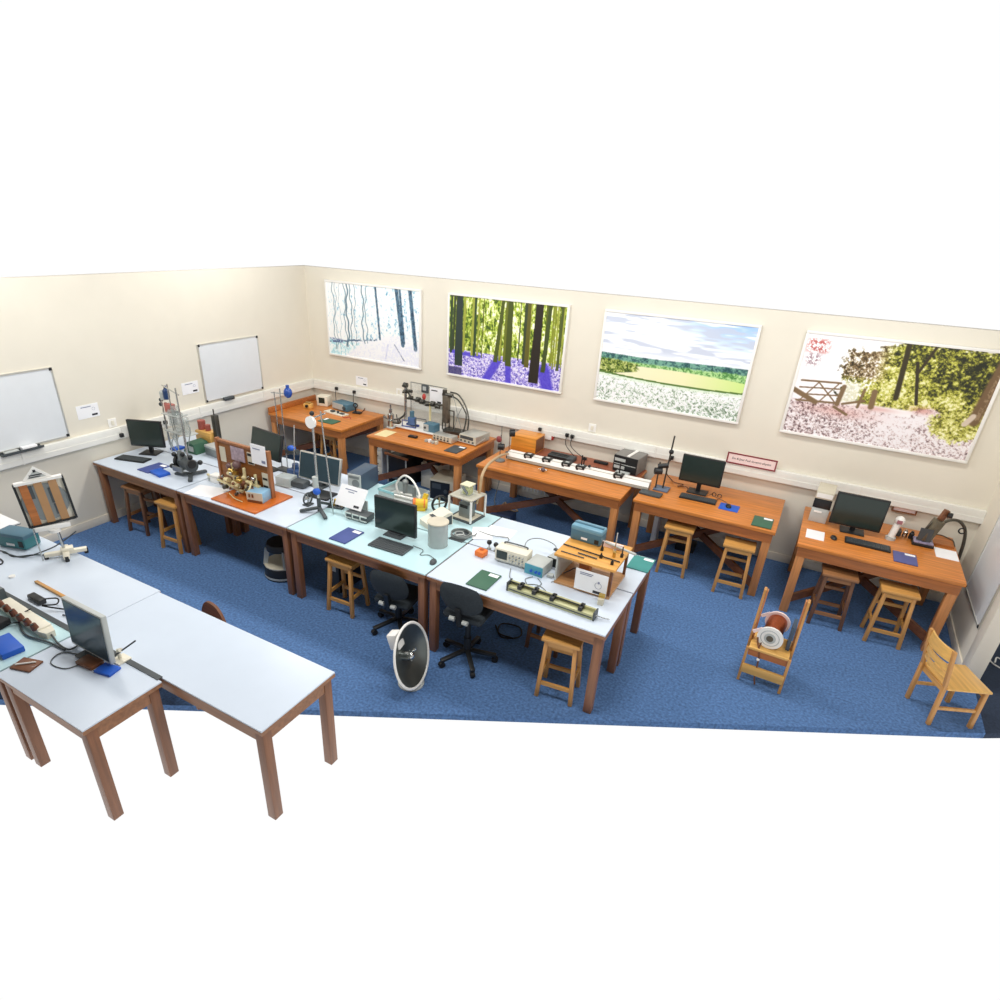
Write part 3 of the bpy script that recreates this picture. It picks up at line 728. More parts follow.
for k, (x0, m) in enumerate(((-.118,ORANGED),(-.012,CORK),(.095,CORK))): obj('reflection_strip', B().box(x0-.031,-.012,-H/2+.012,x0+.031,-.004,H/2-.012).rot(R), m, t)  # mirror's reflection of the tables built as brown strips
for q in ((.045,-.02,.065,.12),(.05,-.13,.075,-.03),(-.09,.05,-.06,.17)): obj('dark_strip', B().box(q[0],-.011,q[1],q[2],-.004,q[3]).rot(R), DGREY, t)
obj('hook', B().tube([(-.075,-.014,.0),(-.06,-.02,-.01),(-.03,-.014,.005)],.004), WHITE, t)
obj('yoke', B().box(-.14,-.03,.29,.13,.03,.335,.006).cyl((0,0,.26),(0,0,.29),.05), WHITE, t)
obj('column', B().cyl((.03,0,.06),(.02,0,.27),.012), STEEL, t)
obj('support_rod', B().cyl((-.15,.0,.0),(-.15,.0,.32),.006), STEEL, t)
obj('stand_base', B().bar((-.13,.02,.04),(.2,-.02,.04),.05,.035,bev=.006).bar((.03,-.13,.04),(.04,.13,.04),.05,.035,bev=.006).box(.0,-.04,.055,.1,.04,.085,.006), CREAM, t)
for p in ((-.12,.02),(.19,-.02),(.03,-.12),(.04,.12)): obj('foot', B().cyl((p[0],p[1],0),(p[0],p[1],.05),.018), BLACK, t)
tr = obj('warning_triangle', B().prism([(-.11,0),(.11,0),(0,.115)], -.004, .004, R @ Matrix.Translation((0,.0,H/2+.014)) @ RX90), WHITE, t)
obj('triangle_marks', B().prism([(-.07,.012),(.07,.012),(0,.085)], .0045, .0052, R @ Matrix.Translation((0,.0,H/2+.014)) @ RX90), LGREY, tr)
obj('triangle_text', B().box(-.012,-.0068,.062,.008,-.0056,.085).box(-.05,-.0068,.034,.045,-.0056,.044).box(-.055,-.0068,.018,.03,-.0056,.026).rot(R @ Matrix.Translation((0,0,H/2+.014))), INK, tr)
t = thing('teal_instrument', 'teal instrument case with carry groove at the left edge of the nearest bench', 'instrument', (1.58,-5.68,Z), .28)
obj('case', B().box(-.16,-.085,0,.16,.085,.145,.02), TEAL, t); obj('lid', B().box(-.165,-.088,.10,.165,.09,.15,.02), BLUEC, t)
obj('label_plate', B().box(-.05,-.0885,.03,.04,-.084,.055), PAPER, t); obj('knob_panel', B().box(.09,-.0885,.03,.14,-.083,.09), BLACK, t)
cable('dark lead curving from the teal case to the mirror stand', [(1.62,-5.85,.856),(1.86,-5.80,.858),(1.98,-5.62,.90),(2.02,-5.50,.95),(2.1,-5.42,1.03)], .006, DGREY)
cable('dark lead looping beside the teal case at the left photo edge', [(1.3,-5.95,.856),(1.6,-5.84,.856),(1.78,-5.84,.856),(1.9,-5.72,.858),(2.05,-5.65,.858)], .005, DGREY)
cable('black lead looped flat near the left photo edge', [(1.45,-6.02,.856),(1.7,-5.93,.856),(1.83,-5.96,.856),(1.76,-6.03,.856),(1.5,-6.08,.856)], .006, RUBBER)
single('wooden_strip', B().box(-.30,-.013,0,.30,.013,.018,.002), STOOLW, 'thin pale wooden strip lying behind the bottom-left monitor', 'wood strip', (2.68,-5.975,Z), -.02)
single('white_puck', B().cyl((0,0,0),(0,0,.012),.025), WHITE, 'small white cap lying alone on the nearest bench', 'puck', (2.13,-6.03,Z))
t = thing('socket_strip', 'cream six-way socket strip with brown plugs at the bottom left', 'socket strip', (2.90,-6.31,Z), -.05)
obj('body', B().box(-.35,-.05,0,.28,.05,.065,.01), CREAM, t)
for k in range(6):
    x = -.28+k*.105; p = obj('plug', B().cyl((x,-.045,.055),(x,-.055,.10),.026,.022,12), mat('brown_plug','6B3B28',.45), t)
    obj('pin_face', B().box(x-.012,-.07,.09,x+.012,-.05,.104), BLACK, p)
obj('end_cap', B().prism([(.28,-.05),(.36,-.03),(.36,.03),(.28,.05)], 0, .05), CREAM, t)
obj('cord', B().tube([(.36,0,.025),(.5,-.02,.012),(.62,-.01,.012),(.62,.06,.01)], .007).tube([(-.0,-.06,.012),(.2,-.10,.012),(.42,-.05,.012),(.6,-.03,.012)], .007), DGREY, t)
single('power_adapter', B().box(-.09,-.03,0,.09,.03,.045,.01), BLACK, 'black power adapter block behind the socket strip', 'adapter', (2.68,-6.12,Z), -.02)
cable('black lead looping above the socket strip', [(2.72,-6.12,.88),(2.85,-6.05,.90),(2.93,-6.10,.90),(2.86,-6.17,.90),(3.05,-6.05,.86),(3.13,-5.98,.86),(3.22,-6.05,.86),(3.05,-6.13,.86)], .006)
t = thing('grey_instrument', 'dark grey box instrument cut by the left photo edge', 'instrument', (2.24,-6.31,Z), -.0)
obj('case', B().box(-.2,-.09,0,.2,.09,.09,.006), DGREY, t); obj('top_plate', B().box(-.19,-.08,.09,.19,.08,.094), GREY, t)
t = thing('black_charger', 'black charger brick with leads at the left photo edge', 'charger', (2.80,-6.45,Z), .2)
obj('block', B().box(-.09,-.05,0,.06,.05,.06,.015), RUBBER, t); obj('lead', B().tube([(.05,0,.03),(.12,.08,.02),(.08,.13,.05),(.14,.16,.09)], .005), RUBBER, t)
t = thing('desk_stand', 'small beige stand with slanted rod in front of the bottom-left monitor', 'stand', (3.93,-6.22,Z), 0)
obj('post', B().cyl((-.02,0,0),(-.02,0,.09),.013).cyl((-.02,0,.08),(.015,0,.1),.015), CREAM, t); obj('rod', B().cyl((-.06,-.05,.02),(.1,.07,.17),.006), DGREY, t); obj('foot', B().box(-.06,-.05,0,.04,.05,.014,.004), CREAM, t)
single('blue_notebook', B().box(-.07,-.05,0,.07,.05,.02,.004), BLUE, 'blue box at the bottom edge right of the bottom-left monitor', 'box', (3.95,-6.34,Z), .2)
single('brown_block', B().box(-.08,-.05,0,.08,.05,.03,.006), DBROWN, 'dark brown box under the bottom-left monitor edge', 'box', (3.78,-6.36,Z), .1)
cable('thin lead looping left of the bottom-left monitor stand', [(3.62,-6.34,.856),(3.5,-6.40,.856),(3.55,-6.50,.856),(3.7,-6.48,.856),(3.74,-6.36,.856)], .004, DGREY)
t = thing('pocket_notebook', 'dark notebook with white pen at the bottom edge', 'notebook', (3.44,-6.60,Z), .3)
obj('cover', B().box(-.08,-.06,0,.08,.06,.014,.003), DBROWN, t); obj('pen', B().cyl((-.06,-.03,.02),(.05,.03,.02),.006), WHITE, t)

# ------------------------------------------------------------------ island: glass apparatus at the wall end
t = thing('glass_apparatus', 'tall glass and rod apparatus with blue bottle beside the far-left monitor', 'apparatus', (.66,-3.25,Z))
obj('rod', B().cyl((0,0,0),(0,0,.93),.008), STEEL, t); obj('rod', B().cyl((-.46,.19,0),(-.46,.19,.5),.008), STEEL, t); obj('rod', B().cyl((-.18,.02,0),(-.20,.02,.8),.008), STEEL, t)
obj('crossbar', B().cyl((-.1,0,.90),(.72,-.37,.98),.008), STEEL, t)
obj('bottle', B().lathe([(.0001,0),(.035,.0),(.04,.03),(.04,.11),(.018,.14),(.018,.17),(.0001,.17)], (-.12,.05,.71)), mat('dark_blue_bottle','24406E',.3), t)
obj('bottle', B().lathe([(.0001,0),(.03,.0),(.034,.03),(.034,.1),(.015,.12),(.0001,.12)], (-.17,.03,.70)), LGREY, t)
obj('red_clamp', B().box(-.14,.0,.54,-.02,.08,.66,.01).cyl((-.16,.04,.55),(-.16,.04,.66),.02), mat('faded_red','B4655C',.5), t)
for q in ((-.25,.05,.68),(-.27,.05,.62),(.1,.0,.58)): obj('valve_knob', B().ball(q,.027), DGREY, t)
for x, z, r, h in ((.02,.42,.05,.18),(.14,.36,.055,.22),(.25,.34,.05,.20),(.10,.56,.045,.10)):
    obj('glass_vessel', B().lathe([(.0001,z),(r,z),(r,z+h),(r*.7,z+h+.02)], (x,-.02,0), 16), GLASSY, t)
obj('glass_funnel', B().lathe([(.008,.12),(.012,.2),(.06,.30),(.062,.32)], (.05,-.05,0), 16), GLASSY, t)
obj('shelf_plate', B().box(-.1,-.08,.33,.34,.08,.342).box(-.1,-.08,.55,.2,.08,.56), LGREY, t)
obj('tubing', B().tube([(-.12,.05,.66),(-.02,-.02,.5),(.02,-.04,.3),(-.05,-.05,.15),(.0,-.02,.02)], .006).tube([(.25,0,.5),(.36,-.04,.42),(.34,-.1,.2)], .006), GREY, t)
t = thing('motor_stand', 'black motor cluster on a three-footed rod stand left of the upright board apparatus', 'stand', (1.40,-3.66,Z))
obj('rod', B().cyl((0,0,0),(0,0,1.07),.009), STEEL, t); obj('rod', B().cyl((-.10,.08,0),(-.10,.08,.62),.008), STEEL, t)
for a in (200, 320, 80):
    c, s = math.cos(math.radians(a)), math.sin(math.radians(a)); obj('foot', B().bar((0,0,.03),(.2*c,.2*s,.018),.05,.03,bev=.006), DGREY, t)
obj('motor', B().cyl((-.20,.06,.14),(.06,.0,.14),.075), DGREY, t)
obj('pulley', B().cyl((-.24,.05,.14),(-.20,.05,.14),.09), BLACK, t); obj('pulley', B().cyl((.07,-.02,.18),(.10,-.03,.18),.05), BLACK, t)
for q in ((-.22,-.02,.24),(-.12,.02,.25),(.02,.02,.24),(.16,.04,.2),(-.24,-.06,.1)): obj('knob', B().ball(q,.03), BLACK, t)
obj('bracket', B().box(-.16,-.02,.05,-.12,.02,.3).box(-.2,-.09,.06,-.03,-.07,.12), GREY, t)
t = thing('brass_instrument', 'yellow-topped instrument with red parts and black column behind the glass apparatus', 'instrument', (.72,-2.82,Z))
obj('case', B().box(-.16,-.08,.10,.14,.08,.24,.015), YWOOD, t); obj('stand', B().box(-.13,-.06,0,.1,.06,.10), LGREY, t)
obj('red_coil', B().cyl((-.10,0,.24),(-.10,0,.36),.05).cyl((.02,0,.24),(.02,0,.32),.035), mat('dull_red','A2564A',.5), t)
obj('column', B().box(.15,-.03,0,.22,.04,.48,.005).cyl((.18,0,.48),(.18,0,.56),.008), DSTEEL, t)
t = thing('green_case', 'dark green sloping instrument case on the island back row near the wall', 'case', (.70,-3.02,Z), .0)
obj('body', B().prism([(-.12,0),(.14,0),(.10,.13),(-.02,.15)], -.11, .11, RX90), GREEN, t); obj('panel', B().box(.0,-.114,.03,.09,-.109,.1), LGREY, t)
t = thing('grey_case', 'grey square instrument case behind the upright board apparatus', 'case', (1.08,-2.93,Z), -.1)
obj('body', B().box(-.17,-.13,0,.17,.13,.13,.012), GREY, t); obj('lid', B().box(-.172,-.132,.10,.172,.132,.135,.01), LGREY, t)
t = thing('white_block', 'white cuboid box on the island table left of the upright board apparatus', 'box', (1.80,-3.60,Z), .1)
obj('box', B().box(-.065,-.05,0,.065,.05,.10,.005), WHITE, t); obj('lid_line', B().box(-.067,-.052,.075,.067,.052,.079), LGREY, t)
t = thing('white_optical_rail', 'pale slanted rail across the front of the upright board apparatus', 'rail', (2.0,-3.66,Z), -.17)
obj('bar', B().box(-.38,-.012,.045,.38,.012,.07,.003), IVORY, t); obj('support', B().box(-.33,-.03,0,-.29,.03,.046).box(.28,-.03,0,.32,.03,.046), LGREY, t)

# upright board apparatus
t = thing('board_apparatus', 'upright brown board with ivory fittings on an orange base in mid island', 'apparatus', (2.48,-3.70,Z))
obj('base', B().box(-.33,-.29,0,.36,.27,.018,.003), mat('orange_varnished_base','C4641B',.3,var=.1,coat=.3), t)
bb = obj('backboard', B().box(-.60,.10,.0,.23,.125,.55).rot(Matrix.Identity(4)), wood('board_wood','84501F',.45), t)
EP = wood('board_edge_wood','96603A',.45,axis='z')
for q in ((.20,.085,.0,.235,.135,.57),(-.61,.085,0,-.575,.135,.57),(-.575,.09,.53,.2,.135,.56)): obj('edge_post', B().box(*q,.003), EP, t)
obj('dark_card', B().box(-.10,.092,.36,.0,.099,.5).box(.10,.092,.06,.19,.099,.30), BEIGE, t)
obj('card_marks', B().box(-.09,.088,.46,-.01,.0915,.49).box(-.09,.088,.37,-.01,.0915,.39).box(.11,.088,.22,.18,.0915,.245).box(.11,.088,.13,.18,.0915,.155), BLACK, t)
obj('picture_card', B().box(-.36,.09,.36,-.15,.099,.52), mat('mauve_card','AD9AA4',.7,var=.25,scale=30), t); obj('side_card', B().box(-.55,.092,.30,-.46,.099,.48), BEIGE, t)
sg = obj('instruction_sheet', B().box(-.005,.07,.40,.22,.074,.63), PAPER, t); obj('sheet_text', B().box(.03,.0665,.575,.14,.0695,.585).box(.15,.0665,.43,.205,.0695,.46), GREYINK, sg)
rg = random.Random(5)
for k in range(34):
    x = rg.uniform(-.42,.06); z = rg.uniform(.06,.30)-.10*(x+.42); y = rg.uniform(-.10,.06); r = rg.uniform(.013,.03)
    b = B().cyl((x-r*.9,y,z),(x+r*.9,y+.01,z+rg.uniform(-.02,.02)),r,n=12) if k % 3 else B().ball((x,y,z),r)
    obj('fitting', b, [IVORY,BRASS,DSTEEL,DBROWN,IVORY,STEEL][k % 6], t)
obj('manifold', B().cyl((-.40,.04,.20),(.10,.04,.14),.022).cyl((-.30,.04,.018),(-.30,.04,.34),.018).cyl((-.12,.04,.018),(-.12,.04,.32),.018).cyl((.05,.04,.018),(.05,.04,.28),.016), IVORY, t)
obj('round_flask', B().ball((-.22,.03,.34),.05).ball((-.34,.03,.30),.04), mat('smoky_flask','6E5352',.3), t)
obj('lead', B().tube([(-.1,0,.08),(.02,-.08,.1),(.06,-.06,.16),(.0,.02,.2)], .010).tube([(-.25,-.1,.03),(-.1,-.16,.03),(.05,-.18,.03)], .005), IVORY, t)
t = thing('power_supply', 'small blue-topped power supply on the orange base of the upright board apparatus', 'power supply', (2.62,-3.72,.869), .25)
obj('case', B().box(-.10,-.08,0,.10,.09,.12,.006), mat('sky_blue_case','8FB9D6',.4), t); obj('front_panel', B().box(-.098,-.086,.02,.098,-.079,.118), BEIGE, t); obj('socket_row', B().box(-.09,-.089,.0,.09,-.08,.03).box(-.07,-.092,.06,-.05,-.085,.10).box(-.03,-.092,.06,-.01,-.085,.10), DBROWN, t)

# retort with blue bulb
t = thing('bulb_stand', 'rod stand with blue bulb at its top behind the upright board apparatus', 'stand', (2.20,-2.86,Z))
obj('rod', B().cyl((0,0,0),(.0,0,1.04),.007), STEEL, t); obj('rod', B().cyl((-.12,.02,0),(-.12,.02,.98),.007), STEEL, t); obj('rod', B().cyl((.26,-.16,0),(.16,.02,.62),.006), STEEL, t)
obj('crossbar', B().cyl((-.16,.01,.965),(.16,0,1.0),.006), STEEL, t)
obj('blue_bulb', B().ball((.13,0,1.01),.05,(1,1,1.25)).cyl((.13,0,1.06),(.13,0,1.10),.02), mat('deep_blue_glass','274C9E',.2), t)
obj('blue_clamp', B().ball((.12,-.02,.33),.045,(1.4,1,.8)), BLUE, t); obj('clamp_boss', B().cyl((.05,-.03,.28),(.22,-.02,.30),.035), DGREY, t)
obj('motor', B().box(.12,-.14,.0,.30,.0,.10,.015).cyl((.2,-.06,.1),(.2,-.06,.16),.04), mat('navy_motor','34517F',.4), t)
obj('base', B().box(-.16,-.06,0,.08,.06,.02,.004), DGREY, t)
t = thing('lump_instrument', 'dark humped motor casing on the island left of the silver-edged dark monitor', 'motor', (2.68,-3.14,Z), .1)
obj('casing', B().box(-.10,-.075,0,.10,.075,.085,.03), DGREY, t); obj('shaft', B().cyl((-.16,0,.045),(-.10,0,.045),.018), STEEL, t)
t = thing('clear_case', 'pale clear plastic box behind the board edge left of the humped motor', 'box', (2.50,-3.18,Z), .15)
obj('box', B().box(-.10,-.08,0,.10,.08,.11,.006), FROST, t); obj('base', B().box(-.11,-.09,0,.11,.09,.012), LGREY, t)

# pendulum stand
t = thing('pendulum_stand', 'tall twin-rod stand with white disc at the top, in front of the silver-edged monitor', 'stand', (3.36,-3.56,Z))
obj('rod', B().cyl((0,0,.02),(-.0,0,1.06),.013), STEEL, t); obj('rod', B().cyl((.16,.04,0),(.12,.0,1.14),.008), STEEL, t)
obj('disc', B().cyl((-.01,-.03,1.01),(-.01,.0,1.01),.062,n=24), WHITE, t); obj('disc_hub', B().ball((.0,-.0,1.1),.025), BLACK, t)
obj('crossbar', B().cyl((0,.0,1.05),(.15,.03,1.12),.008), STEEL, t)
obj('bob', B().cyl((-.01,-.02,.30),(-.01,-.02,.42),.03), LGREY, t); obj('blue_clamp', B().ball((.01,-.03,.26),.038,(1.2,1,1)), BLUE, t)
for a in (215, 330, 95):
    c, s = math.cos(math.radians(a)), math.sin(math.radians(a)); obj('foot', B().bar((0,0,.12 if a == 95 else .06),(.21*c,.21*s,.018),.04,.03,bev=.006), DGREY, t)
obj('collar', B().cyl((0,0,.02),(0,0,.17),.022), DGREY, t)
t = thing('flywheel', 'spoked black wheel standing beside the foot of the pendulum stand', 'wheel', (3.12,-3.48,Z))
obj('rim', B().ring((0,0,.075),.065,.01,'x',24,6), DGREY, t); obj('hub', B().cyl((-.03,0,.075),(.03,0,.075),.018), STEEL, t); obj('spoke', B().bar((0,-.06,.075),(0,.06,.075),.008).bar((0,0,.013),(0,0,.137),.008), GREY, t); obj('foot', B().box(-.04,-.05,0,.04,.05,.012), DGREY, t)
single('black_pad', B().box(-.15,-.11,0,.15,.11,.02,.004), BLACK, 'black flat pad behind the pendulum stand', 'pad', (3.06,-3.20+.0,Z), .1)
t = thing('clip_box', 'cluster of black and brass clips right of the pendulum stand', 'clips', (3.42,-3.36,Z), .3)
obj('base', B().box(-.09,-.04,0,.09,.04,.02,.004), DGREY, t)
for k in range(4): obj('clip', B().cyl((-.07+.045*k,0,.02),(-.06+.045*k,.02,.075),.014).ball((-.06+.045*k,.02,.08),.018), BRASS if k % 2 else BLACK, t)

# sign, silver supply, tank, meter, cylinder
t = thing('instruction_board', 'large white instruction sheet propped on the silver power unit', 'sign', (3.69,-3.40,Z), .0)
M = Matrix.Translation((0,-.06,.10)) @ Matrix.Rotation(-.62,4,'X')
obj('sheet', B().box(-.20,0,0,.16,.004,.24).rot(M), PAPER, t); obj('dark_label', B().box(.05,-.0018,.02,.12,-.0006,.045).rot(M), INK, t); obj('title_line', B().box(-.13,-.0018,.19,.03,-.0006,.20).box(-.08,-.0018,.165,-.0,-.0006,.174).rot(M), GREYINK, t); obj('prop', B().box(-.16,.10,0,.12,.114,.15), LGREY, t)
t = thing('silver_power_unit', 'silver power unit with carry handles under the propped instruction sheet', 'power supply', (3.82,-3.42,Z), .03)
obj('case', B().box(-.14,-.09,.012,.14,.05,.082,.005), DGREY, t)
b = B()
for x0, x1 in ((-.14,-.06),(-.05,.04),(.05,.14)): b.box(x0,-.096,.016,x1,-.088,.03).box(x0,-.096,.066,x1,-.088,.08).box(x0,-.096,.03,x0+.014,-.088,.066)
obj('front_frame', b, ALU, t)
for x in (-.11,.11): obj('foot', B().cyl((x,-.06,0),(x,-.06,.013),.014).cyl((x,.03,0),(x,.03,.013),.014), RUBBER, t)
t = thing('glass_tank', 'clear tank of metal parts with a white hose arch behind the middle monitor', 'tank', (3.90,-2.74,Z), -.08)
obj('base_plate', B().box(-.27,-.18,0,.27,.18,.012), LGREY, t)
obj('tank_wall', B().box(-.25,-.16,.012,-.02,-.152,.12).box(-.25,.152,.012,.25,.16,.12).box(-.25,-.152,.012,-.242,.152,.12).box(.242,-.152,.012,.25,.152,.12), FROST, t)
obj('metal_bar', B().cyl((-.2,-.05,.03),(.2,.02,.03),.022).cyl((-.1,.06,.03),(.22,.1,.03),.02), ALU, t)
obj('valve', B().cyl((-.05,.08,.012),(-.05,.08,.15),.03).ball((-.05,.08,.17),.04), GREY, t); obj('valve', B().cyl((.1,.06,.05),(.1,.06,.16),.022), GREY, t)
obj('hose_arch', B().tube([(-.14,.05,.03),(-.16,.06,.14),(-.05,.06,.26),(.10,.03,.25),(.24,-.02,.14),(.26,-.06,.08)], .012), WHITE, t)
obj('teal_rim', B().box(-.25,-.165,.10,-.02,-.15,.125).box(-.255,-.165,.10,-.24,.16,.125), mat('pale_teal_plastic','8FBFC4',.4), t)
t = thing('yellow_motor', 'yellow and orange device beside a black wheel near the clear tank', 'motor', (4.22,-2.86,Z), .5)
obj('body', B().cyl((-.07,0,.07),(.07,0,.07),.055).box(-.06,-.05,0,.05,.05,.04), YELLOW, t); obj('band', B().cyl((-.09,0,.07),(-.06,0,.07),.062).cyl((.03,0,.07),(.045,0,.07),.058), ORP, t); obj('cap', B().cyl((.03,.03,.10),(.05,.05,.17),.03), YELLOW, t)
t = thing('rimmed_flywheel', 'black rimmed wheel standing on the island between yellow device and cage', 'wheel', (4.42,-2.80,Z), -.5)
obj('rim', B().ring((0,0,.10),.088,.014,'x',26,7), BLACK, t); obj('spoke', B().bar((0,-.08,.10),(0,.08,.10),.014).bar((0,0,.015),(0,0,.18),.014), STEEL, t); obj('foot', B().box(-.035,-.06,0,.035,.06,.016), DGREY, t)
t = thing('wedge_meter', 'cream sloping meter with dark front between middle monitor and acrylic cylinder', 'meter', (4.56,-3.08,Z), -.45)
obj('case', B().prism([(-.15,0),(.15,0),(.15,.13),(.10,.14),(-.15,.06)], -.09, .09, Matrix.Rotation(PI/2,4,'Z') @ RX90), CREAM, t)
obj('dark_side', B().prism([(-.14,.006),(.14,.006),(.14,.11),(-.14,.045)], .0905, .093, Matrix.Rotation(PI/2,4,'Z') @ RX90), DGREY, t)
obj('dial', B().box(-.05,-.055,.099,.05,-.01,.104).rot(Matrix.Translation((0,0,.0)) @ Matrix.Rotation(.0,4,'X')), DGREY, t)
t = thing('acrylic_cylinder', 'frosted clear cylinder with a tan card lid on the island', 'cylinder', (4.83,-3.47,Z))
obj('wall', B().lathe([(.098,.004),(.1,.0),(.1,.25),(.094,.25),(.094,.008),(.0001,.006)], n=32), FROST, t)
obj('liner', B().lathe([(.085,.01),(.085,.235),(.08,.235),(.08,.012),(.0001,.011)], n=24), LGREY, t)
obj('lid', B().cyl((0,0,.2505),(0,0,.262),.108,n=32), mat('tan_lid','C9C1AE',.6), t)
t = thing('cage_box', 'white-edged open cage with grey block inside, on the island back row', 'cage', (4.74,-2.74,Z), -.10)
obj('base_plate', B().box(-.15,-.14,0,.15,.14,.014), DGREY, t); obj('top_plate', B().box(-.15,-.14,.262,.15,.14,.274), mat('warm_grey_plate','B9B5A8',.4), t)
for sx in (-1,1):
    for sy in (-1,1): obj('corner_post', B().box(sx*.145-.009,sy*.135-.009,.014,sx*.145+.009,sy*.135+.009,.262), WHITE, t)
obj('grey_block', B().box(-.07,-.06,.014,.07,.06,.18,.006), GREY, t); obj('block_window', B().box(-.05,-.064,.13,.05,-.059,.165), BLACK, t); obj('floor_plate', B().box(-.12,-.11,.014,.12,.11,.018), BEIGE, t)
t = thing('yellow_cube', 'clear cube with yellow and black parts on top of the white-edged cage', 'cube', (4.74,-2.74,1.1255), -.1)
obj('case', B().box(-.06,-.06,0,.06,.06,.11,.004), LGLASS, t); obj('core', B().box(-.045,-.04,.004,.045,.04,.09,.01), mat('lime_plastic','B9B53A',.45), t); obj('dark_plate', B().bar((-.04,-.045,.09),(.03,-.045,.02),.012,.03), BLACK, t); obj('lid', B().box(-.062,-.062,.1105,.062,.062,.118), mat('cream_lid','DDD8B8',.5), t)
cable('thick tan hose arching from the cage top to the long white rail', [(4.81,-2.66,1.0),(4.83,-2.64,1.14),(4.83,-2.62,1.24),(4.82,-2.57,1.32),(4.72,-2.27,1.31),(4.58,-1.82,1.22),(4.42,-1.31,1.09),(4.26,-.80,.93)], .016, HOSE, 'hose', 'hose', 9)
t = thing('cable_coil', 'flat coil of grey cable on a dark mat beside the acrylic cylinder', 'cable', (4.92,-3.17,Z))
obj('mat', B().box(-.07,-.13,0,.09,.12,.006), DGREY, t)
obj('coil', B().ring((0,0,.014),.10,.008).ring((.005,.004,.026),.10,.007).ring((-.004,.0,.036),.095,.007).tube([(.1,0,.03),(.13,.05,.02),(.12,.12,.01)], .006), GREY, t)
obj('inner_loop', B().ring((-.03,.02,.012),.045,.006).ring((.02,-.03,.012),.045,.006), LGREY, t)

# oscilloscope group
t = thing('oscilloscope', 'cream oscilloscope with dark screen on the olive rail table', 'oscilloscope', (5.62,-3.38,Z), .03)
obj('case', B().box(-.165,-.06,.012,.165,.09,.15,.01), CREAM, t); obj('screen', B().box(-.145,-.064,.045,-.035,-.059,.13), SCREEN, t); obj('front_bezel', B().box(-.162,-.0625,.02,.162,-.059,.03), LGREY, t)
for r in range(3):
    for c in range(5): obj('knob', B().cyl((-.005+c*.033,-.06,.05+r*.03),(-.005+c*.033,-.073,.05+r*.03),.008,n=10), [LGREY,GREY][(r+c) % 2], t)
obj('foot', B().cyl((-.13,-.03,0),(-.13,-.03,.014),.014).cyl((.13,-.03,0),(.13,-.03,.014),.014).cyl((0,.07,0),(0,.07,.014),.014), RUBBER, t); obj('handle', B().tube([(-.12,.06,.15),(-.10,.07,.165),(.10,.07,.165),(.12,.06,.15)], .007), DGREY, t)
t = thing('blue_power_supply', 'teal-fronted power supply with sloping white top right of the oscilloscope', 'power supply', (5.89,-3.38,Z), -.05)
obj('case', B().box(-.09,-.10,0,.09,.12,.105,.006), LGREY, t); obj('front_panel', B().box(-.091,-.106,.0,.091,-.099,.10), mat('teal_panel','4C9AAE',.4), t)
for x in (-.02,.03,.065): obj('knob', B().cyl((x,-.106,.045),(x,-.12,.045),.013,n=10), BLUE, t)
t = thing('black_power_supply', 'black-fronted grey box behind the teal-fronted power supply', 'power supply', (6.0,-3.10,Z), -.15)
obj('case', B().box(-.07,-.13,0,.07,.15,.09,.005), LGREY, t); obj('front_panel', B().box(-.071,-.136,.0,.071,-.129,.088), BLACK, t); obj('clamp', B().box(-.09,.0,.092,.05,.03,.11), DGREY, t)
t = thing('orange_block', 'small orange block with dark hole left of the oscilloscope', 'block', (5.30,-3.42,Z), -.1)
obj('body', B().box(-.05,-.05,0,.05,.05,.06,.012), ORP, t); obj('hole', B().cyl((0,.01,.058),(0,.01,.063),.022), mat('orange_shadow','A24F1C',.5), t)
def blackball(loc, label): 
    t = thing('ball_peg', label, 'peg', loc); obj('ball', B().ball((0,0,.075),.026), BLACK, t); obj('peg', B().cyl((0,0,0),(0,0,.055),.01).cyl((0,0,0),(0,0,.008),.022), STEEL, t)
blackball((5.30,-3.26,Z),'black ball knob behind the orange block, left of two'); blackball((5.38,-3.27,Z),'black ball knob behind the oscilloscope corner, right of two')
cable('grey lead from oscilloscope trailing towards the olive rail', [(5.66,-3.50,.856),(5.74,-3.66,.856),(5.88,-3.68,.856),(5.99,-3.63,.856),(6.10,-3.68,.856),(6.14,-3.80,.856)], .004, GREY)
cable('grey lead looping behind oscilloscope and teal-fronted power supply', [(5.66,-3.24,.90),(5.62,-3.06,.95),(5.72,-2.98,.97),(5.88,-3.0,.96),(5.95,-3.08,.93)], .005, GREY)
cable('thin grey lead in front of the teal-fronted power supply', [(5.95,-3.52,.857),(6.02,-3.60,.856),(5.96,-3.70,.856),(5.86,-3.60,.856),(5.90,-3.52,.858)], .004, GREY)
cable('thin red and grey lead over the white papers of the back row', [(5.02,-2.98,.858),(5.2,-3.0,.862),(5.36,-2.95,.860),(5.40,-3.1,.856)], .004, GREY)

# wooden two-tier stage
t = thing('wooden_stage', 'two-tier pale wooden stage with grey left side at the right end of the island', 'apparatus', (6.36,-3.27,Z), .0)
zt = .31
obj('lower_deck', B().box(-.26,-.23,.0,.26,.25,.03,.003), wood('stage_base_wood','B98A5C',.45), t)
obj('side_panel', B().box(-.26,-.23,.03,-.245,.25,zt-.025), LGREY, t, label='grey left side panel')
obj('corner_post', B().box(.235,-.23,.03,.258,-.205,zt-.025), DBROWN, t); obj('corner_post', B().box(.235,.225,.03,.258,.25,zt-.025), DBROWN, t)
obj('upper_deck', B().box(-.28,-.25,zt-.025,.28,.26,zt,.003), wood('stage_top_wood','DDA04E',.4,var=.12), t)
obj('rod', B().cyl((-.27,-.06,zt+.012),(.27,-.10,zt+.012),.006), BLACK, t); obj('rod', B().cyl((-.1,-.14,zt+.01),(.08,-.15,zt+.01),.006).cyl((-.24,-.19,zt+.008),(-.02,-.2,zt+.008),.005), DGREY, t)
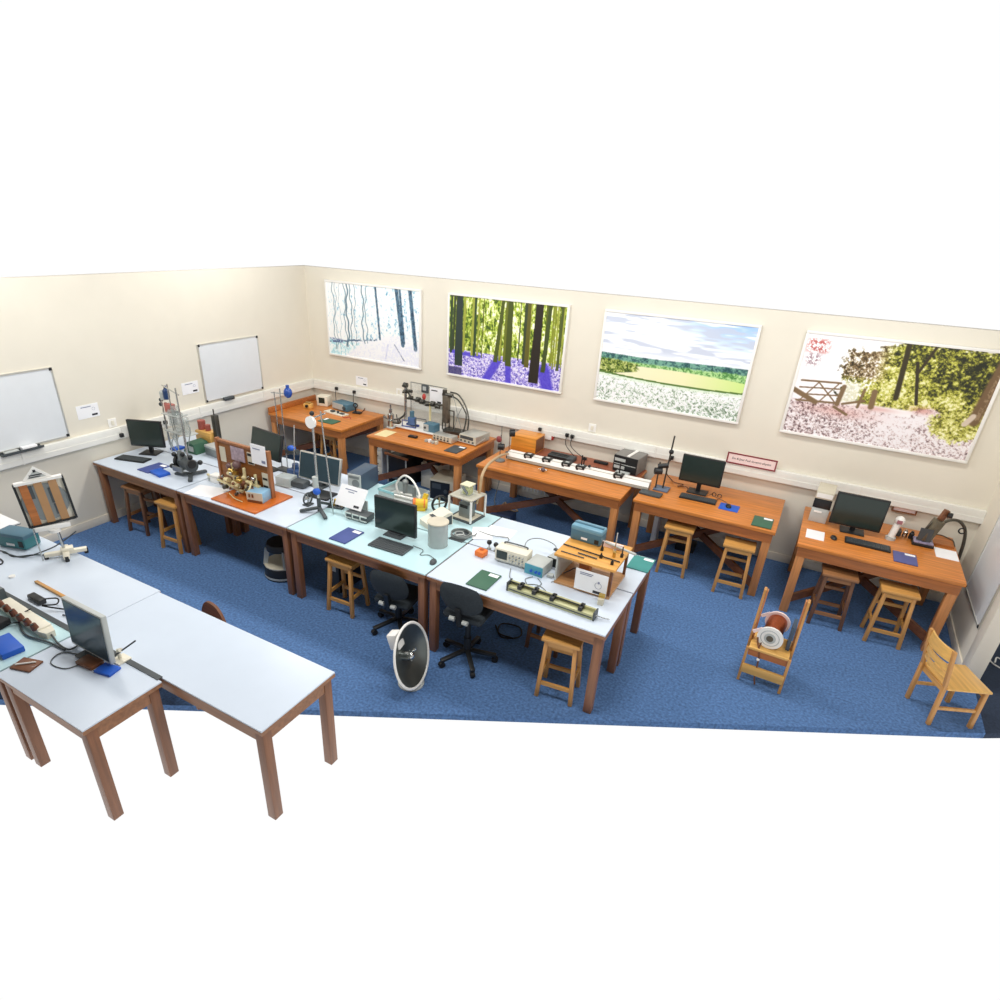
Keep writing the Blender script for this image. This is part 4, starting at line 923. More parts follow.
for x, y, h in ((.06,.04,.09),(.17,.06,.20),(.25,.02,.10),(.10,-.10,.05),(.22,-.16,.05)): obj('pin', B().cyl((x,y,zt),(x,y,zt+h),.006).box(x-.012,y-.012,zt,x+.012,y+.012,zt+.03), STEEL if h > .15 else BLACK, t)
obj('brass_post', B().cyl((.19,-.02,zt),(.19,-.02,zt+.05),.014), BRASS, t)
obj('glass_rod', B().cyl((-.02,.16,zt+.04),(.36,.06,zt+.04),.012), LGREY, t)
obj('lens_plate', B().box(.0,.13,zt,.22,.15,zt+.05), PINK, t)
sg = obj('instruction_card', B().box(-.06,-.256,.03,.235,-.251,.235), PAPER, t)
obj('card_title', B().box(-.02,-.2585,.205,.10,-.257,.212).box(-.02,-.2585,.19,.09,-.257,.196), GREYINK, sg); obj('card_label', B().box(.115,-.2585,.04,.19,-.257,.065), INK, sg); obj('card_diagram', B().ring((.155,-.2575,.12),.03,.0015,'y',14,4).box(.15,-.2585,.14,.165,-.257,.16), GREYINK, sg)
obj('lower_wire', B().tube([(-.22,-.1,.05),(-.16,-.16,.12),(-.1,-.1,.14),(-.05,-.16,.05)], .006), BLACK, t); obj('lower_part', B().box(-.12,.0,.03,-.02,.1,.15,.01), ORANGED, t)
t = thing('blue_instrument', 'slate blue instrument case sitting on the upper deck of the wooden stage', 'instrument', (6.24,-3.11,Z+zt+.001), -.05)
obj('case', B().box(-.15,-.07,0,.15,.07,.12,.015), BLUEC, t); obj('lid', B().box(-.153,-.073,.095,.153,.073,.15,.02), mat('light_slate_blue','6E9BB0',.4), t); obj('label_plate', B().box(-.04,-.0735,.03,.02,-.069,.05), PAPER, t); obj('dark_knob', B().box(.09,-.0735,.02,.13,-.069,.06), BLACK, t); obj('groove', B().cyl((-.14,.0,.152),(.14,.0,.152),.012), BLUEC, t)
t = thing('olive_rail', 'long olive-cream rail with black sliders on the front edge of the island', 'rail', (6.21,-3.83,Z), -.035)
obj('body', B().box(-.40,-.04,0,.40,.04,.05,.004), OLIVE, t); obj('back_bar', B().box(-.40,.02,.05,.40,.04,.075), OLIVE, t); obj('front_groove', B().box(-.39,-.0425,.02,.39,-.04,.03), DGREY, t); obj('end_plate', B().box(-.412,-.045,0,-.40,.045,.085).box(.40,-.045,0,.412,.045,.08), DGREY, t)
for x in (-.29,-.15,.02,.28): obj('slider', B().box(x-.018,-.045,.05,x+.018,.045,.085,.004).cyl((x,0,.085),(x,0,.10),.01), BLACK, t)
obj('rod', B().cyl((-.4,.01,.072),(.3,.01,.072),.006), BLACK, t); obj('probe', B().cyl((.41,.0,.03),(.52,.03,.02),.005), STEEL, t)
t = thing('brass_block', 'small wooden and brass block in front of the wooden stage', 'block', (6.58,-3.60,Z), .1)
obj('body', B().box(-.025,-.03,0,.025,.03,.06,.004), BEIGE, t); obj('top', B().box(-.026,-.0,.0605,.026,.03,.09), BRASS, t)
t = thing('small_adapter', 'grey adapter with leads between teal-fronted power supply and wooden stage', 'adapter', (6.03,-3.42,Z), .2)
obj('block', B().box(-.03,-.025,0,.03,.025,.03,.006), LGREY, t); obj('lead', B().tube([(.03,0,.015),(.06,-.06,.008),(.03,-.10,.006)], .004), GREY, t)

# ------------------------------------------------------------------ corner bench things
t = thing('small_crt', 'small beige monitor with dark screen at the back of the corner bench', 'monitor', (.47,-.27,Z), .25)
obj('case', B().box(-.10,-.06,0,.10,.12,.17,.01), CREAM, t); obj('screen', B().box(-.06,-.064,.05,.05,-.058,.145), SCREEN, t)
t = thing('bench_scope', 'blue-grey bench instrument at the back of the corner bench', 'instrument', (.88,-.24,Z), -.15)
obj('case', B().box(-.17,-.10,0,.19,.12,.12,.012), BLUEC, t); obj('front_panel', B().box(-.165,-.106,.015,.10,-.099,.11), LGREY, t); obj('knob', B().cyl((.13,-.1,.06),(.13,-.12,.06),.03), DGREY, t)
t = thing('circuit_board', 'cream circuit board with parts in front of the blue-grey bench instrument', 'circuit board', (.95,-.52,Z), -.1)
obj('board', B().box(-.22,-.07,0,.22,.08,.015), CREAM, t); obj('component', B().box(-.1,-.03,.015,-.04,.03,.04).cyl((.05,0,.015),(.05,0,.05),.02).box(.1,-.02,.015,.18,.03,.03), DGREY, t); obj('lead', B().tube([(.2,-.05,.01),(.3,-.10,.01),(.36,-.04,.02),(.42,-.08,.01)], .006), RED, t)
t = thing('brass_box', 'small yellow-brown box with lens at the left of the corner bench', 'box', (.38,-.55,Z), .3)
obj('body', B().box(-.07,-.05,0,.07,.05,.08,.008), YWOOD, t); obj('lens', B().cyl((0,-.05,.045),(0,-.075,.045),.025), BLACK, t); obj('cap', B().box(-.04,-.03,.08,.05,.03,.1), BRASS, t)
t = thing('black_lens_stand', 'black lens stand with cable at the right of the corner bench', 'stand', (1.22,-.30,Z), .2)
obj('base', B().box(-.07,-.05,0,.07,.05,.025,.006), BLACK, t); obj('holder', B().cyl((-.03,0,.025),(-.03,0,.10),.012).ring((-.03,0,.13),.035,.01,'y',18,6), BLACK, t); obj('cable_loop', B().tube([(.06,0,.02),(.12,-.03,.06),(.14,0,.1),(.10,.04,.04)], .008), DBROWN, t)

# ------------------------------------------------------------------ vacuum rig bench
t = thing('vacuum_rig', 'tall pipe and valve rig on a white board with two big hoops', 'apparatus', (2.52,-.34,Z), .0)
Mb = Matrix.Rotation(.16,4,'Z')
obj('base_board', B().box(-.42,-.24,.0,.98,.26,.018).rot(Matrix.Rotation(.0,4,'Z')), ORANGED, t); obj('white_sheet', B().box(-.40,-.22,.018,.42,.24,.024), WHITE, t)
obj('panel', B().box(-.36,.24,.024,.30,.25,.62), mat('clear_back_panel','E9EDEC',.3,alpha=.16), t); obj('panel_rim', B().box(-.37,.24,.615,.30,.25,.625).box(-.37,.24,.024,-.36,.25,.615), GREY, t)
ps = obj('panel_sheet', B().box(.0,.228,.34,.24,.236,.60), PAPER, t); obj('sheet_label', B().box(.14,.225,.35,.21,.2275,.40).box(.03,.225,.55,.14,.2275,.565), INK, ps)
obj('pipe', B().cyl((-.36,.09,.024),(-.36,.09,.62),.022), STEEL, t); obj('pipe', B().cyl((-.36,.09,.40),(.33,.09,.40),.016), DSTEEL, t); obj('pipe', B().cyl((.10,.09,.024),(.10,.09,.40),.018), IVORY, t); obj('pipe', B().cyl((-.34,.09,.55),(-.25,.09,.40),.015), DSTEEL, t)
for x, z, r in ((-.36,.60,.04),(-.36,.50,.03),(-.26,.42,.032),(-.12,.41,.042),(-.04,.39,.04),(.06,.37,.034),(.15,.39,.042),(.24,.36,.03),(-.27,.52,.025)): obj('valve', B().cyl((x-.03,.09,z),(x+.03,.09,z),r,n=12).cyl((x,.06,z),(x,.02,z),r*.5,n=10), DSTEEL, t)
obj('red_valve', B().ball((.0,.07,.48),.03,(1,1,1.6)), RED, t); obj('gauge', B().box(-.14,.20,.50,-.02,.235,.62,.006), DGREY, t); obj('gauge_face', B().box(-.11,.195,.54,-.05,.20,.60), LGREY, t)
obj('tower_column', B().box(.34,.05,.14,.44,.14,.56,.01), mat('bronze_column','6E665A',.4,.5,var=.15,scale=30), t); obj('column_cap', B().cyl((.33,.09,.57),(.50,.09,.57),.03).cyl((.36,.09,.56),(.36,.09,.64),.035), DSTEEL, t)
for x in (.33,.38,.45,.53): obj('column_leg', B().cyl((x,.09,.02),(x,.09,.2 if x < .5 else .34),.010), DSTEEL, t)
obj('stand_bar', B().cyl((.44,.09,.34),(.53,.09,.34),.009), DSTEEL, t)
for a, r in ((.0,.012),(-.05,.012)):
    obj('hoop', B().tube([(.46,.09,.62+a),(.60,.09,.60+a*1.6),(.74,.06,.47+a*1.8),(.82+a*.8,.03,.30),(.83+a*1.2,.0,.14),(.82+a*1.4,-.02,.06)], r), DSTEEL, t)
obj('thin_wire', B().tube([(.46,.09,.60),(.55,.07,.50),(.62,.05,.30),(.74,.0,.06)], .004).tube([(.72,.06,.5),(.63,.04,.3),(.58,.0,.05)], .004), GREY, t)
obj('base_box', B().box(.40,-.02,.018,.92,.16,.07,.006), DSTEEL, t)
obj('flex_pipe', B().tube([(-.36,.09,.20),(-.38,.06,.12),(-.46,.0,.06),(-.58,-.06,.06),(-.66,-.1,.10)], .016), DSTEEL, t)
t = thing('blue_pump', 'small dark blue pump frame in front of the vacuum rig pipes', 'pump', (2.40,-.42,.876), .1)
obj('body', B().box(-.06,-.04,.03,.06,.04,.15,.01), mat('steel_blue','4F6E9B',.4), t); obj('head', B().cyl((0,0,.15),(0,0,.24),.035), BLUEC, t); obj('skid', B().tube([(-.14,-.06,.008),(-.14,-.06,.1),(-.04,-.06,.1)], .008, 6, False).box(-.15,-.07,0,.1,-.05,.012).box(-.12,.03,0,.1,.05,.03), NAVY, t); obj('pipe_frame', B().tube([(.09,-.05,.004),(.09,-.05,.16),(.27,-.05,.16),(.27,-.05,.10)], .008, 6, False), DGREY, t)
t = thing('blue_grey_supply', 'blue-grey power box with white front on the vacuum rig base', 'power supply', (2.76,-.44,.876), -.05)
obj('case', B().box(-.10,-.06,0,.10,.10,.12,.008), BLUEC, t); obj('front_panel', B().box(-.096,-.066,.01,.0,-.059,.11), LGREY, t); obj('knob', B().cyl((-.06,-.066,.06),(-.06,-.08,.06),.018), DGREY, t)
t = thing('silver_scope', 'silver instrument with knobs in front of the rig column', 'instrument', (3.15,-.66,Z), -.06)
obj('case', B().box(-.17,-.07,.01,.17,.09,.10,.006), ALU, t); obj('front_panel', B().box(-.165,-.076,.02,.165,-.069,.095), BEIGE, t)
for k in range(5): obj('knob', B().cyl((-.13+k*.06,-.076,.045),(-.13+k*.06,-.09,.045),.013,n=10).box(-.14+k*.06,-.079,.07,-.12+k*.06,-.075,.085), DGREY, t)
obj('foot', B().box(-.15,-.06,0,-.11,-.02,.011).box(.11,-.06,0,.15,-.02,.011).box(-.02,.05,0,.02,.08,.011), RUBBER, t)
t = thing('silver_scope', 'larger silver instrument with carry handle at the right end of the vacuum rig bench', 'instrument', (3.50,-.44,Z), -.1)
obj('case', B().box(-.15,-.13,.01,.15,.22,.13,.006), ALU, t); obj('front_panel', B().box(-.148,-.137,.015,.148,-.129,.125), BEIGE, t); obj('dark_window', B().box(-.13,-.141,.07,.10,-.136,.115), DGREY, t)
for k in range(4): obj('knob', B().cyl((-.11+k*.07,-.137,.04),(-.11+k*.07,-.152,.04),.013,n=10), DGREY, t)
obj('handle', B().tube([(-.17,.06,.07),(-.17,-.17,.03),(.17,-.17,.03),(.17,.06,.07)], .009, 6, False), ALU, t); obj('foot', B().box(-.13,-.1,0,-.09,-.06,.011).box(.09,-.1,0,.13,-.06,.011).box(-.02,.16,0,.02,.2,.011), RUBBER, t)
t = thing('clear_clips', 'row of small clear and white blocks in front of the silver instruments', 'blocks', (3.05,-.85,Z), -.05)
for k in range(4): obj('block', B().box(-.12+k*.06,-.025,0,-.08+k*.06,.025,.04+.012*(k % 2),.005), [FROST,WHITE,FROST,BEIGE][k], t)
t = thing('black_multimeter', 'small black meter at the front of the vacuum rig base', 'meter', (2.68,-.80,Z), .1)
obj('body', B().box(-.07,-.035,0,.07,.035,.03,.008), BLACK, t); obj('grey_end', B().box(.02,-.028,.03,.06,.028,.034), DBROWN, t)
t = thing('steel_pump', 'steel and glass pump column standing at the left corner of the vacuum rig bench', 'pump', (2.14,-.62,Z), 0)
obj('base', B().box(-.05,-.05,0,.06,.06,.03,.008), LGREY, t); obj('column', B().lathe([(.0001,.03),(.045,.03),(.045,.12),(.03,.13),(.05,.15),(.05,.22),(.025,.24),(.025,.30),(.012,.31),(.012,.37),(.0001,.37)], n=16), STEEL, t); obj('side_valve', B().cyl((0,0,.1),(.14,.02,.1),.02).ball((.15,.02,.12),.03), DSTEEL, t); obj('handle', B().bar((.13,.0,.12),(.20,.04,.22),.012).bar((.13,.0,.12),(.08,.04,.22),.012), BLACK, t)

# ------------------------------------------------------------------ long rail bench things
t = thing('air_track', 'long white-topped rail with black carriages lying along the third bench', 'rail', (5.235,-.74,Z), .0)
obj('beam', B().prism([(-.065,.012),(.055,.012),(.055,.05),(.03,.10),(-.03,.10),(-.065,.04)], -.985, .985, Matrix.Rotation(PI/2,4,'Z') @ RX90), mat('grey_track','A9A396',.45), t)
obj('white_top', B().box(-.985,-.01,.1,.985,.06,.106).box(-.985,.055,.04,.985,.062,.1), WHITE, t)
obj('front_face', B().bar((-.985,-.05,.075),(.985,-.05,.075),.004,.06,(0,.6,1)), WHITE, t)
obj('end_cap', B().prism([(-.067,.012),(.057,.012),(.057,.05),(.03,.104),(-.03,.104),(-.067,.04)], -.006, .006, Matrix.Translation((-.991,0,0)) @ Matrix.Rotation(PI/2,4,'Z') @ RX90), DGREY, t)
for x in (-.9,-.1,.85): obj('foot', B().box(x-.03,-.05,0,x+.03,.05,.0125), RUBBER, t)
for k, x in enumerate((-.68,-.41,-.13,.07,.58)):
    c = obj('carriage', B().box(x-.06,-.055,.085,x+.06,.05,.125,.004).box(x-.05,-.057,.07,x-.02,-.05,.1), BLACK, t)
    obj('lens_slot', B().box(x-.03,-.058,.095,x+.03,-.054,.112).box(x-.02,-.02,.1255,x+.03,.02,.128), LGREY, c)
    if k in (3,4): obj('post', B().cyl((x,0,.125),(x,0,.26),.009), BLACK, t)
obj('knob', B().ball((.18,.0,.135),.02), BLACK, t)
t = thing('orange_wood_box', 'orange wooden cube box with shaded dark right side on the long rail bench', 'box', (4.31,-.27,Z), .0)
obj('shell', B().box(-.19,-.16,0,.19,.16,.235,.004), BOXW, t); obj('shaded_side', B().box(.19,-.14,.02,.193,.14,.215), DBROWN, t, label='shaded brown right face')  # right-side shade put in as a dark brown sheet
t = thing('disc_stand', 'rod stand with red and black discs at the left end of the long rail bench', 'stand', (4.20,-.92,Z), .0)
obj('base', B().lathe([(.0001,0),(.075,0),(.075,.015),(.02,.03),(.0001,.03)], n=20), GREY, t); obj('rod', B().cyl((0,0,.02),(0,0,.37),.008), STEEL, t); obj('black_disc', B().cyl((-.03,-.012,.20),(.05,.012,.20),.045,n=16), BLACK, t); obj('red_disc', B().ball((-.03,0,.30),.045,(.9,.6,1)), mat('dark_red','8A3B3B',.4), t)
t = thing('disc_stand', 'thin rod stand with a black disc in front of the orange wooden box', 'stand', (4.16,-.56,Z), .0)
obj('base', B().cyl((0,0,0),(0,0,.012),.05), DGREY, t); obj('rod', B().cyl((0,0,.01),(0,0,.30),.007), STEEL, t); obj('black_disc', B().cyl((-.0,-.02,.30),(.06,.02,.30),.052,n=18), BLACK, t)
t = thing('black_amplifier', 'low black amplifier behind the long white rail', 'amplifier', (4.88,-.34,Z), -.02)
obj('case', B().box(-.19,-.08,0,.19,.08,.06,.006), DGREY, t); obj('fin', B().box(-.18,-.085,.015,.10,-.079,.05).box(-.17,-.06,.06,.1,-.03,.066).box(-.17,.0,.06,.1,.03,.066), BLACK, t)
t = thing('grey_power_rack', 'grey and black power rack at the right end of the long rail bench', 'power supply', (5.80,-.22,Z), -.12)
obj('case', B().box(-.17,-.16,.01,.17,.17,.24,.006), mat('mid_grey_case','7F7C78',.45), t); obj('front_panel', B().box(-.165,-.168,.02,.165,-.159,.235), BLACK, t); obj('panel_line', B().box(-.15,-.171,.12,.15,-.167,.127).box(-.15,-.171,.06,.0,-.167,.10).box(-.15,-.171,.16,.0,-.167,.2), LGREY, t)
obj('top_strip', B().box(.0,-.15,.24,.04,.16,.246), WHITE, t); obj('foot', B().box(-.15,-.14,0,-.1,.15,.011).box(.1,-.14,0,.15,.15,.011), RUBBER, t)
single('white_box', B().box(-.09,-.05,0,.09,.05,.06,.006), LGREY, 'small pale box in front of the grey and black power rack', 'box', (5.79,-.49,Z), -.05)
t = thing('black_stand_clip', 'black clip stand with lead behind the middle of the long white rail', 'stand', (5.24,-.45,Z), .0)
obj('base', B().box(-.05,-.03,0,.05,.03,.015), BLACK, t); obj('post', B().cyl((0,0,.015),(0,0,.14),.009).box(-.02,-.015,.10,.03,.015,.13), BLACK, t); obj('lead', B().tube([(.05,0,.01),(.2,.05,.008),(.36,-.02,.008),(.46,-.02,.02)], .006), BLACK, t)
single('black_adapter', B().box(-.1,-.03,0,.1,.03,.04,.01), BLACK, 'black adapter block by the wall behind the long white rail', 'adapter', (5.40,-.20,Z), -.05)
t = thing('grey_ball_knob', 'grey ball fitting on the front edge of the long rail bench', 'knob', (4.86,-.95,Z)); obj('ball', B().ball((0,0,.03),.03), mat('mauve_grey','6B5F63',.4), t); obj('spindle', B().cyl((-.06,0,.03),(.06,0,.03),.008), STEEL, t)

# ------------------------------------------------------------------ monitor bench (under the sign)
t = thing('retort_stand', 'tall black retort stand with clamps left of the back-wall monitor', 'stand', (6.36,-.62,Z), .0)
obj('base', B().box(-.10,-.10,0,.08,.08,.02,.004), mat('blue_grey_base','5F6D84',.4), t); obj('rod', B().cyl((0,0,.02),(.02,0,.70),.010), DSTEEL, t); obj('rod', B().cyl((-.08,-.05,.02),(-.08,-.05,.36),.009), DSTEEL, t)
obj('clamp', B().cyl((-.10,-.05,.30),(.02,-.02,.33),.03), BLACK, t); obj('clamp', B().cyl((-.12,-.09,.25),(-.04,-.05,.25),.042), BLACK, t); obj('clamp', B().ball((.02,-.01,.50),.03), BLACK, t)
single('black_plate', B().box(-.13,-.07,0,.13,.07,.025,.004), DGREY, 'dark grey base plate at the front left of the bench with the back-wall monitor', 'plate', (6.28,-.88,Z), -.05)
cable('black leads tangled left of the back-wall monitor', [(6.39,-.27,.86),(6.45,-.34,.87),(6.55,-.32,.86),(6.50,-.42,.86),(6.60,-.40,.87),(6.66,-.50,.86)], .006, DBROWN)
t = thing('spectacles', 'pair of dark folded spectacles right of the back-wall monitor', 'spectacles', (6.99,-.46,Z), -.2)
obj('frame', B().ring((-.035,0,.018),.024,.005,'y',16,5).ring((.035,0,.018),.024,.005,'y',16,5), BLACK, t); obj('arm', B().bar((-.06,0,.02),(-.09,-.10,.01),.006).bar((.06,0,.02),(.05,-.12,.01),.006), DBROWN, t)

# ------------------------------------------------------------------ right-wall bench things
t = thing('spectrometer', 'bronze tilted column instrument on a patterned base at the right-wall bench', 'instrument', (9.14,-.52,Z), .0)
obj('base', B().box(-.10,-.08,0,.10,.08,.03,.006), BLACK, t); obj('base_top', B().box(-.09,-.075,.03,.09,.075,.05,.006), mat('patterned_grey','8D86A0',.4,var=.4,scale=40), t)
obj('column', B().bar((.0,0,.05),(.07,.02,.30),.10,.09,bev=.008), mat('bronze_body','6C6453',.4,.5,var=.15,scale=30), t); obj('top_block', B().bar((.07,.02,.30),(.10,.03,.42),.05,.05,bev=.006), DBROWN, t); obj('knob', B().cyl((.11,-.01,.38),(.15,-.01,.38),.028), BLACK, t); obj('side_arm', B().bar((-.06,0,.05),(.02,.01,.26),.02), DSTEEL, t); obj('fin', B().box(-.07,-.05,.06,.05,-.045,.2), DGREY, t)
t = thing('pipe_hoop', 'grey flexible pipe arching from the column down past the right end of the last bench', 'pipe', (9.28,-.32,1.12), 0)
obj('pipe', B().tube([(-.06,-.18,-.02),(.04,-.03,.0),(.14,.06,-.02),(.22,.07,-.10),(.255,.05,-.24),(.262,.0,-.42),(.26,-.05,-.55)], .017), DSTEEL, t); obj('pipe_clip', B().ring((.20,.06,-.12),.03,.008,'y',14,5), BLACK, t)
t = thing('arch_board', 'orange-brown board with a rounded top lying at the right of the right-wall bench', 'board', (9.33,-.33,Z), -.0)
obj('board', B().prism([(-.11,-.12)]+[(-.11+.22*k/12, .05+.10*math.sin(PI*k/12)) for k in range(13)]+[(.11,-.12)], 0, .02), ORANGED, t); obj('rim', B().tube([(-.11,-.10,.024)]+[(-.11+.22*k/8, .05+.10*math.sin(PI*k/8), .024) for k in range(9)]+[(.11,-.10,.024)], .006), DSTEEL, t)
t = thing('white_lamp_unit', 'pale jointed lamp unit beside the black monitor of the right-wall bench', 'lamp', (8.84,-.58,Z), 0)
obj('base', B().cyl((0,0,0),(0,0,.03),.05), LGREY, t); obj('body', B().cyl((0,0,.03),(.02,.02,.18),.035).ball((.03,.03,.22),.05), WHITE, t); obj('red_label', B().box(.0,-.03,.2,.05,-.025,.24), mat('mauve_red','A06A72',.5), t)
t = thing('dark_bottles', 'row of dark small jars left of the bronze tilted column', 'jars', (8.98,-.42,Z), 0)
for k in range(3): obj('jar', B().lathe([(.0001,0),(.025,0),(.025,.06),(.015,.07),(.015,.085),(.0001,.085)], (-.06+k*.06,0,0), 12), [DGREY,STEEL,BLACK][k], t)
t = thing('wall_frame', 'thin brown frame box on the wall beside the last bench monitor', 'frame', (8.95,-.03,.99), 0)
obj('frame', B().box(-.12,-.02,0,.12,.028,.012).box(-.12,-.02,.11,.12,.028,.122).box(-.12,-.02,.012,-.108,.028,.11).box(.108,-.02,.012,.12,.028,.11), DBROWN, t); obj('panel', B().box(-.108,.0,.012,.108,.028,.11), PINK, t)

# ------------------------------------------------------------------ under the benches
t = thing('old_monitor_box', 'large beige instrument with black front on the floor under the vacuum rig bench', 'instrument', (3.28,-.78,0), .15)
obj('case', B().box(-.20,-.18,.01,.20,.26,.36,.01), BEIGE, t); obj('front_panel', B().box(-.19,-.187,.03,.12,-.179,.33), BLACK, t); obj('dial', B().cyl((.06,-.187,.2),(.06,-.2,.2),.03).box(-.16,-.19,.22,-.02,-.186,.3), DGREY, t)
t = thing('cream_unit', 'cream equipment box behind the beige instrument under the vacuum rig bench', 'equipment box', (2.86,-.45,0), -.1)
obj('case', B().box(-.17,-.15,.0,.17,.15,.40,.01), CREAM, t); obj('dark_top', B().box(-.08,-.12,.40,.15,.1,.44,.01), BLACK, t)
t = thing('black_cabinet', 'black cabinet with pale edge strips on the floor under the vacuum rig bench', 'cabinet', (2.36,-.55,0), -.12)
obj('body', B().box(-.20,-.20,.01,.20,.20,.46,.006), BLACK, t); obj('edge_strip', B().box(-.205,-.206,.0,-.18,-.199,.46), LGREY, t); obj('edge_strip', B().box(.18,-.206,.0,.205,-.199,.46), LGREY, t); obj('top_rail', B().bar((-.24,-.21,.47),(.24,-.21,.47),.03), ORANGED, t); obj('panel_light', B().box(-.10,-.206,.08,.02,-.2,.12), GREY, t)
t = thing('white_rack', 'narrow white drawer rack between the corner bench and the vacuum rig bench', 'drawer rack', (1.86,-.52,0), 0)
obj('carcass', B().box(-.11,-.12,0,.11,.12,.58,.006), WHITE, t)
for k in range(4): d = obj('drawer', B().box(-.095,-.127,.03+k*.135,.095,-.118,.15+k*.135,.003), CREAM, t); obj('handle', B().box(-.04,-.135,.08+k*.135,.04,-.126,.095+k*.135), DGREY, d)
t = thing('floor_power_box', 'dark blue box with terminals on the floor at the left of the long rail bench', 'power supply', (4.36,-1.02,0), .05)
obj('case', B().box(-.15,-.11,.01,.15,.12,.15,.008), mat('dark_navy_case','2F3F5E',.45), t); obj('front_panel', B().box(-.145,-.117,.02,.145,-.109,.14), DGREY, t); obj('knob', B().cyl((-.06,-.117,.08),(-.06,-.135,.08),.03).cyl((.06,-.117,.08),(.06,-.13,.08),.022), LGREY, t); obj('foot', B().box(-.13,-.09,0,-.09,.1,.011).box(.09,-.09,0,.13,.1,.011), RUBBER, t)
cable('tangle of pale and dark leads behind the dark blue floor box', [(4.34,-.90,.16),(4.28,-.80,.20),(4.2,-.72,.12),(4.12,-.62,.02),(4.22,-.5,.012),(4.38,-.58,.012),(4.3,-.7,.05),(4.36,-.84,.17),(4.44,-.92,.163)], .01, HOSE)
cable('black leads hanging between the vacuum rig bench and the long rail bench', [(3.78,-.06,1.05),(3.82,-.12,.6),(3.86,-.2,.25),(3.9,-.4,.02),(4.0,-.6,.012),(3.85,-.75,.012)], .007, GREY)
t = thing('white_heater_panel', 'white panel heater on the wall under the long rail bench', 'heater', (4.55,-.02,.10), 0)
obj('panel', B().box(-.36,-.05,0,.36,.0,.44,.008), CREAM, t); b = B()
for k in range(12): b.box(-.32+k*.055,-.056,.04,-.30+k*.055,-.049,.40)
obj('rib', b, WHITE, t)
single('floor_box', B().box(-.12,-.10,0,.12,.10,.10,.006), BLACK, 'black box deep under the bench with the back-wall monitor', 'box', (6.75,-.35,.0), .0)
t = thing('white_end_panel', 'narrow white upright panel under the left end of the bench with the back-wall monitor', 'panel', (6.34,-.42,0), 0)
obj('board', B().box(-.03,-.10,0,.03,.10,.42,.004), WHITE, t); obj('foot', B().box(-.05,-.12,0,.05,.12,.02), CREAM, t)
cable('dark cables coiled on the carpet under the olive rail table', [(5.45,-3.3,.012),(5.6,-3.45,.012),(5.75,-3.35,.012),(5.68,-3.2,.012),(5.5,-3.25,.02),(5.55,-3.42,.024),(5.72,-3.42,.024)], .008, RUBBER)
t = thing('under_table_computer', 'black computer case on the carpet left of the pale stool under the island', 'computer', (3.62,-3.50,0), .0)
obj('case', B().box(-.09,-.2,.0,.09,.2,.40,.008), BLACK, t); obj('front_panel', B().box(-.088,-.207,.02,.088,-.199,.39), DGREY, t); obj('badge', B().box(-.05,-.21,.27,.05,-.206,.36), LGREY, t)
cable('white lead lying in loops on the shade-darkened carpet beyond the door jamb', [(10.3,-.5,.006),(10.11,-.59,.006),(9.98,-.80,.006),(9.93,-.95,.006),(9.95,-1.05,.006),(10.0,-1.15,.006),(10.08,-1.18,.006),(10.12,-1.08,.006),(10.04,-.98,.008),(10.0,-1.1,.012)], .007, WHITE)

# ------------------------------------------------------------------ coil stand and dish on the open carpet
t = thing('coil_stand', 'pale wooden frame holding a white reel of copper wire on the open carpet', 'coil stand', (7.97,-2.60,0), -.03)
for sx in (-1,1):
    obj('side_board', B().bar((sx*.185,-.03,0),(sx*.18,.0,.90),.022,.08,(0,1,0),bev=.003), STOOLV, t)
    obj('side_board', B().bar((sx*.165,.0,.30),(sx*.16,.03,.88),.014,.05,(0,1,0)), ORANGEV, t)
    obj('front_leg', B().bar((sx*.18,-.20,0),(sx*.18,-.17,.36),.024,.03), STOOLV, t)
obj('shelf', B().box(-.17,-.18,.345,.17,.15,.37,.004), YWOOD, t); obj('shelf_apron', B().box(-.165,-.175,.28,.165,-.16,.345), ORANGED, t); obj('front_rail', B().box(-.18,-.215,.10,.18,-.185,.19,.004), YWOOD, t); obj('back_rail', B().box(-.17,.0,.2,.17,.02,.27), ORANGED, t)
obj('dark_plate', B().box(.12,-.05,.372,.15,.13,.62), SLATE, t)
t = thing('copper_coil', 'white-flanged reel of copper wire sitting in the pale wooden frame', 'coil', (7.955,-2.57,.371), -.10)
obj('winding', B().cyl((0,-.13,.112),(0,.17,.112),.086,n=32), COPPER, t)
obj('flange', B().cyl((0,-.15,.112),(0,-.13,.112),.11,n=32), WHITE, t); obj('flange', B().cyl((0,.17,.112),(0,.19,.112),.11,n=32), PINK, t)
obj('bore', B().cyl((0,-.158,.112),(0,-.149,.112),.05,n=20).ring((0,-.151,.112),.078,.004,'y',24,5), LGREY, t); obj('bore_hole', B().cyl((0,-.162,.112),(0,-.1575,.112),.03,n=16), mat('bronze_hole','5A5344',.5), t)
obj('tie_strap', B().bar((-.15,-.14,.12),(-.08,-.14,.18),.01,.03), PINK, t); obj('tie_strap', B().bar((-.15,.18,.12),(-.08,.18,.18),.01,.03), PINK, t)
obj('lead', B().tube([(-.10,-.12,.13),(-.09,-.16,.05),(-.05,-.20,-.02),(-.03,-.225,-.12),(-.02,-.235,-.28),(.0,-.24,-.36)], .008).tube([(-.04,-.11,.08),(-.06,-.16,.02),(-.05,-.21,-.05)], .006), DBROWN, t)
obj('lead_tip', B().ball((-.035,-.225,-.10),.014).ball((-.025,-.233,-.22),.014), WHITE, t)
t = thing('metal_dish', 'grey metal dish reflector with white rim standing at the bottom edge', 'dish', (5.22,-4.50,0), .0)
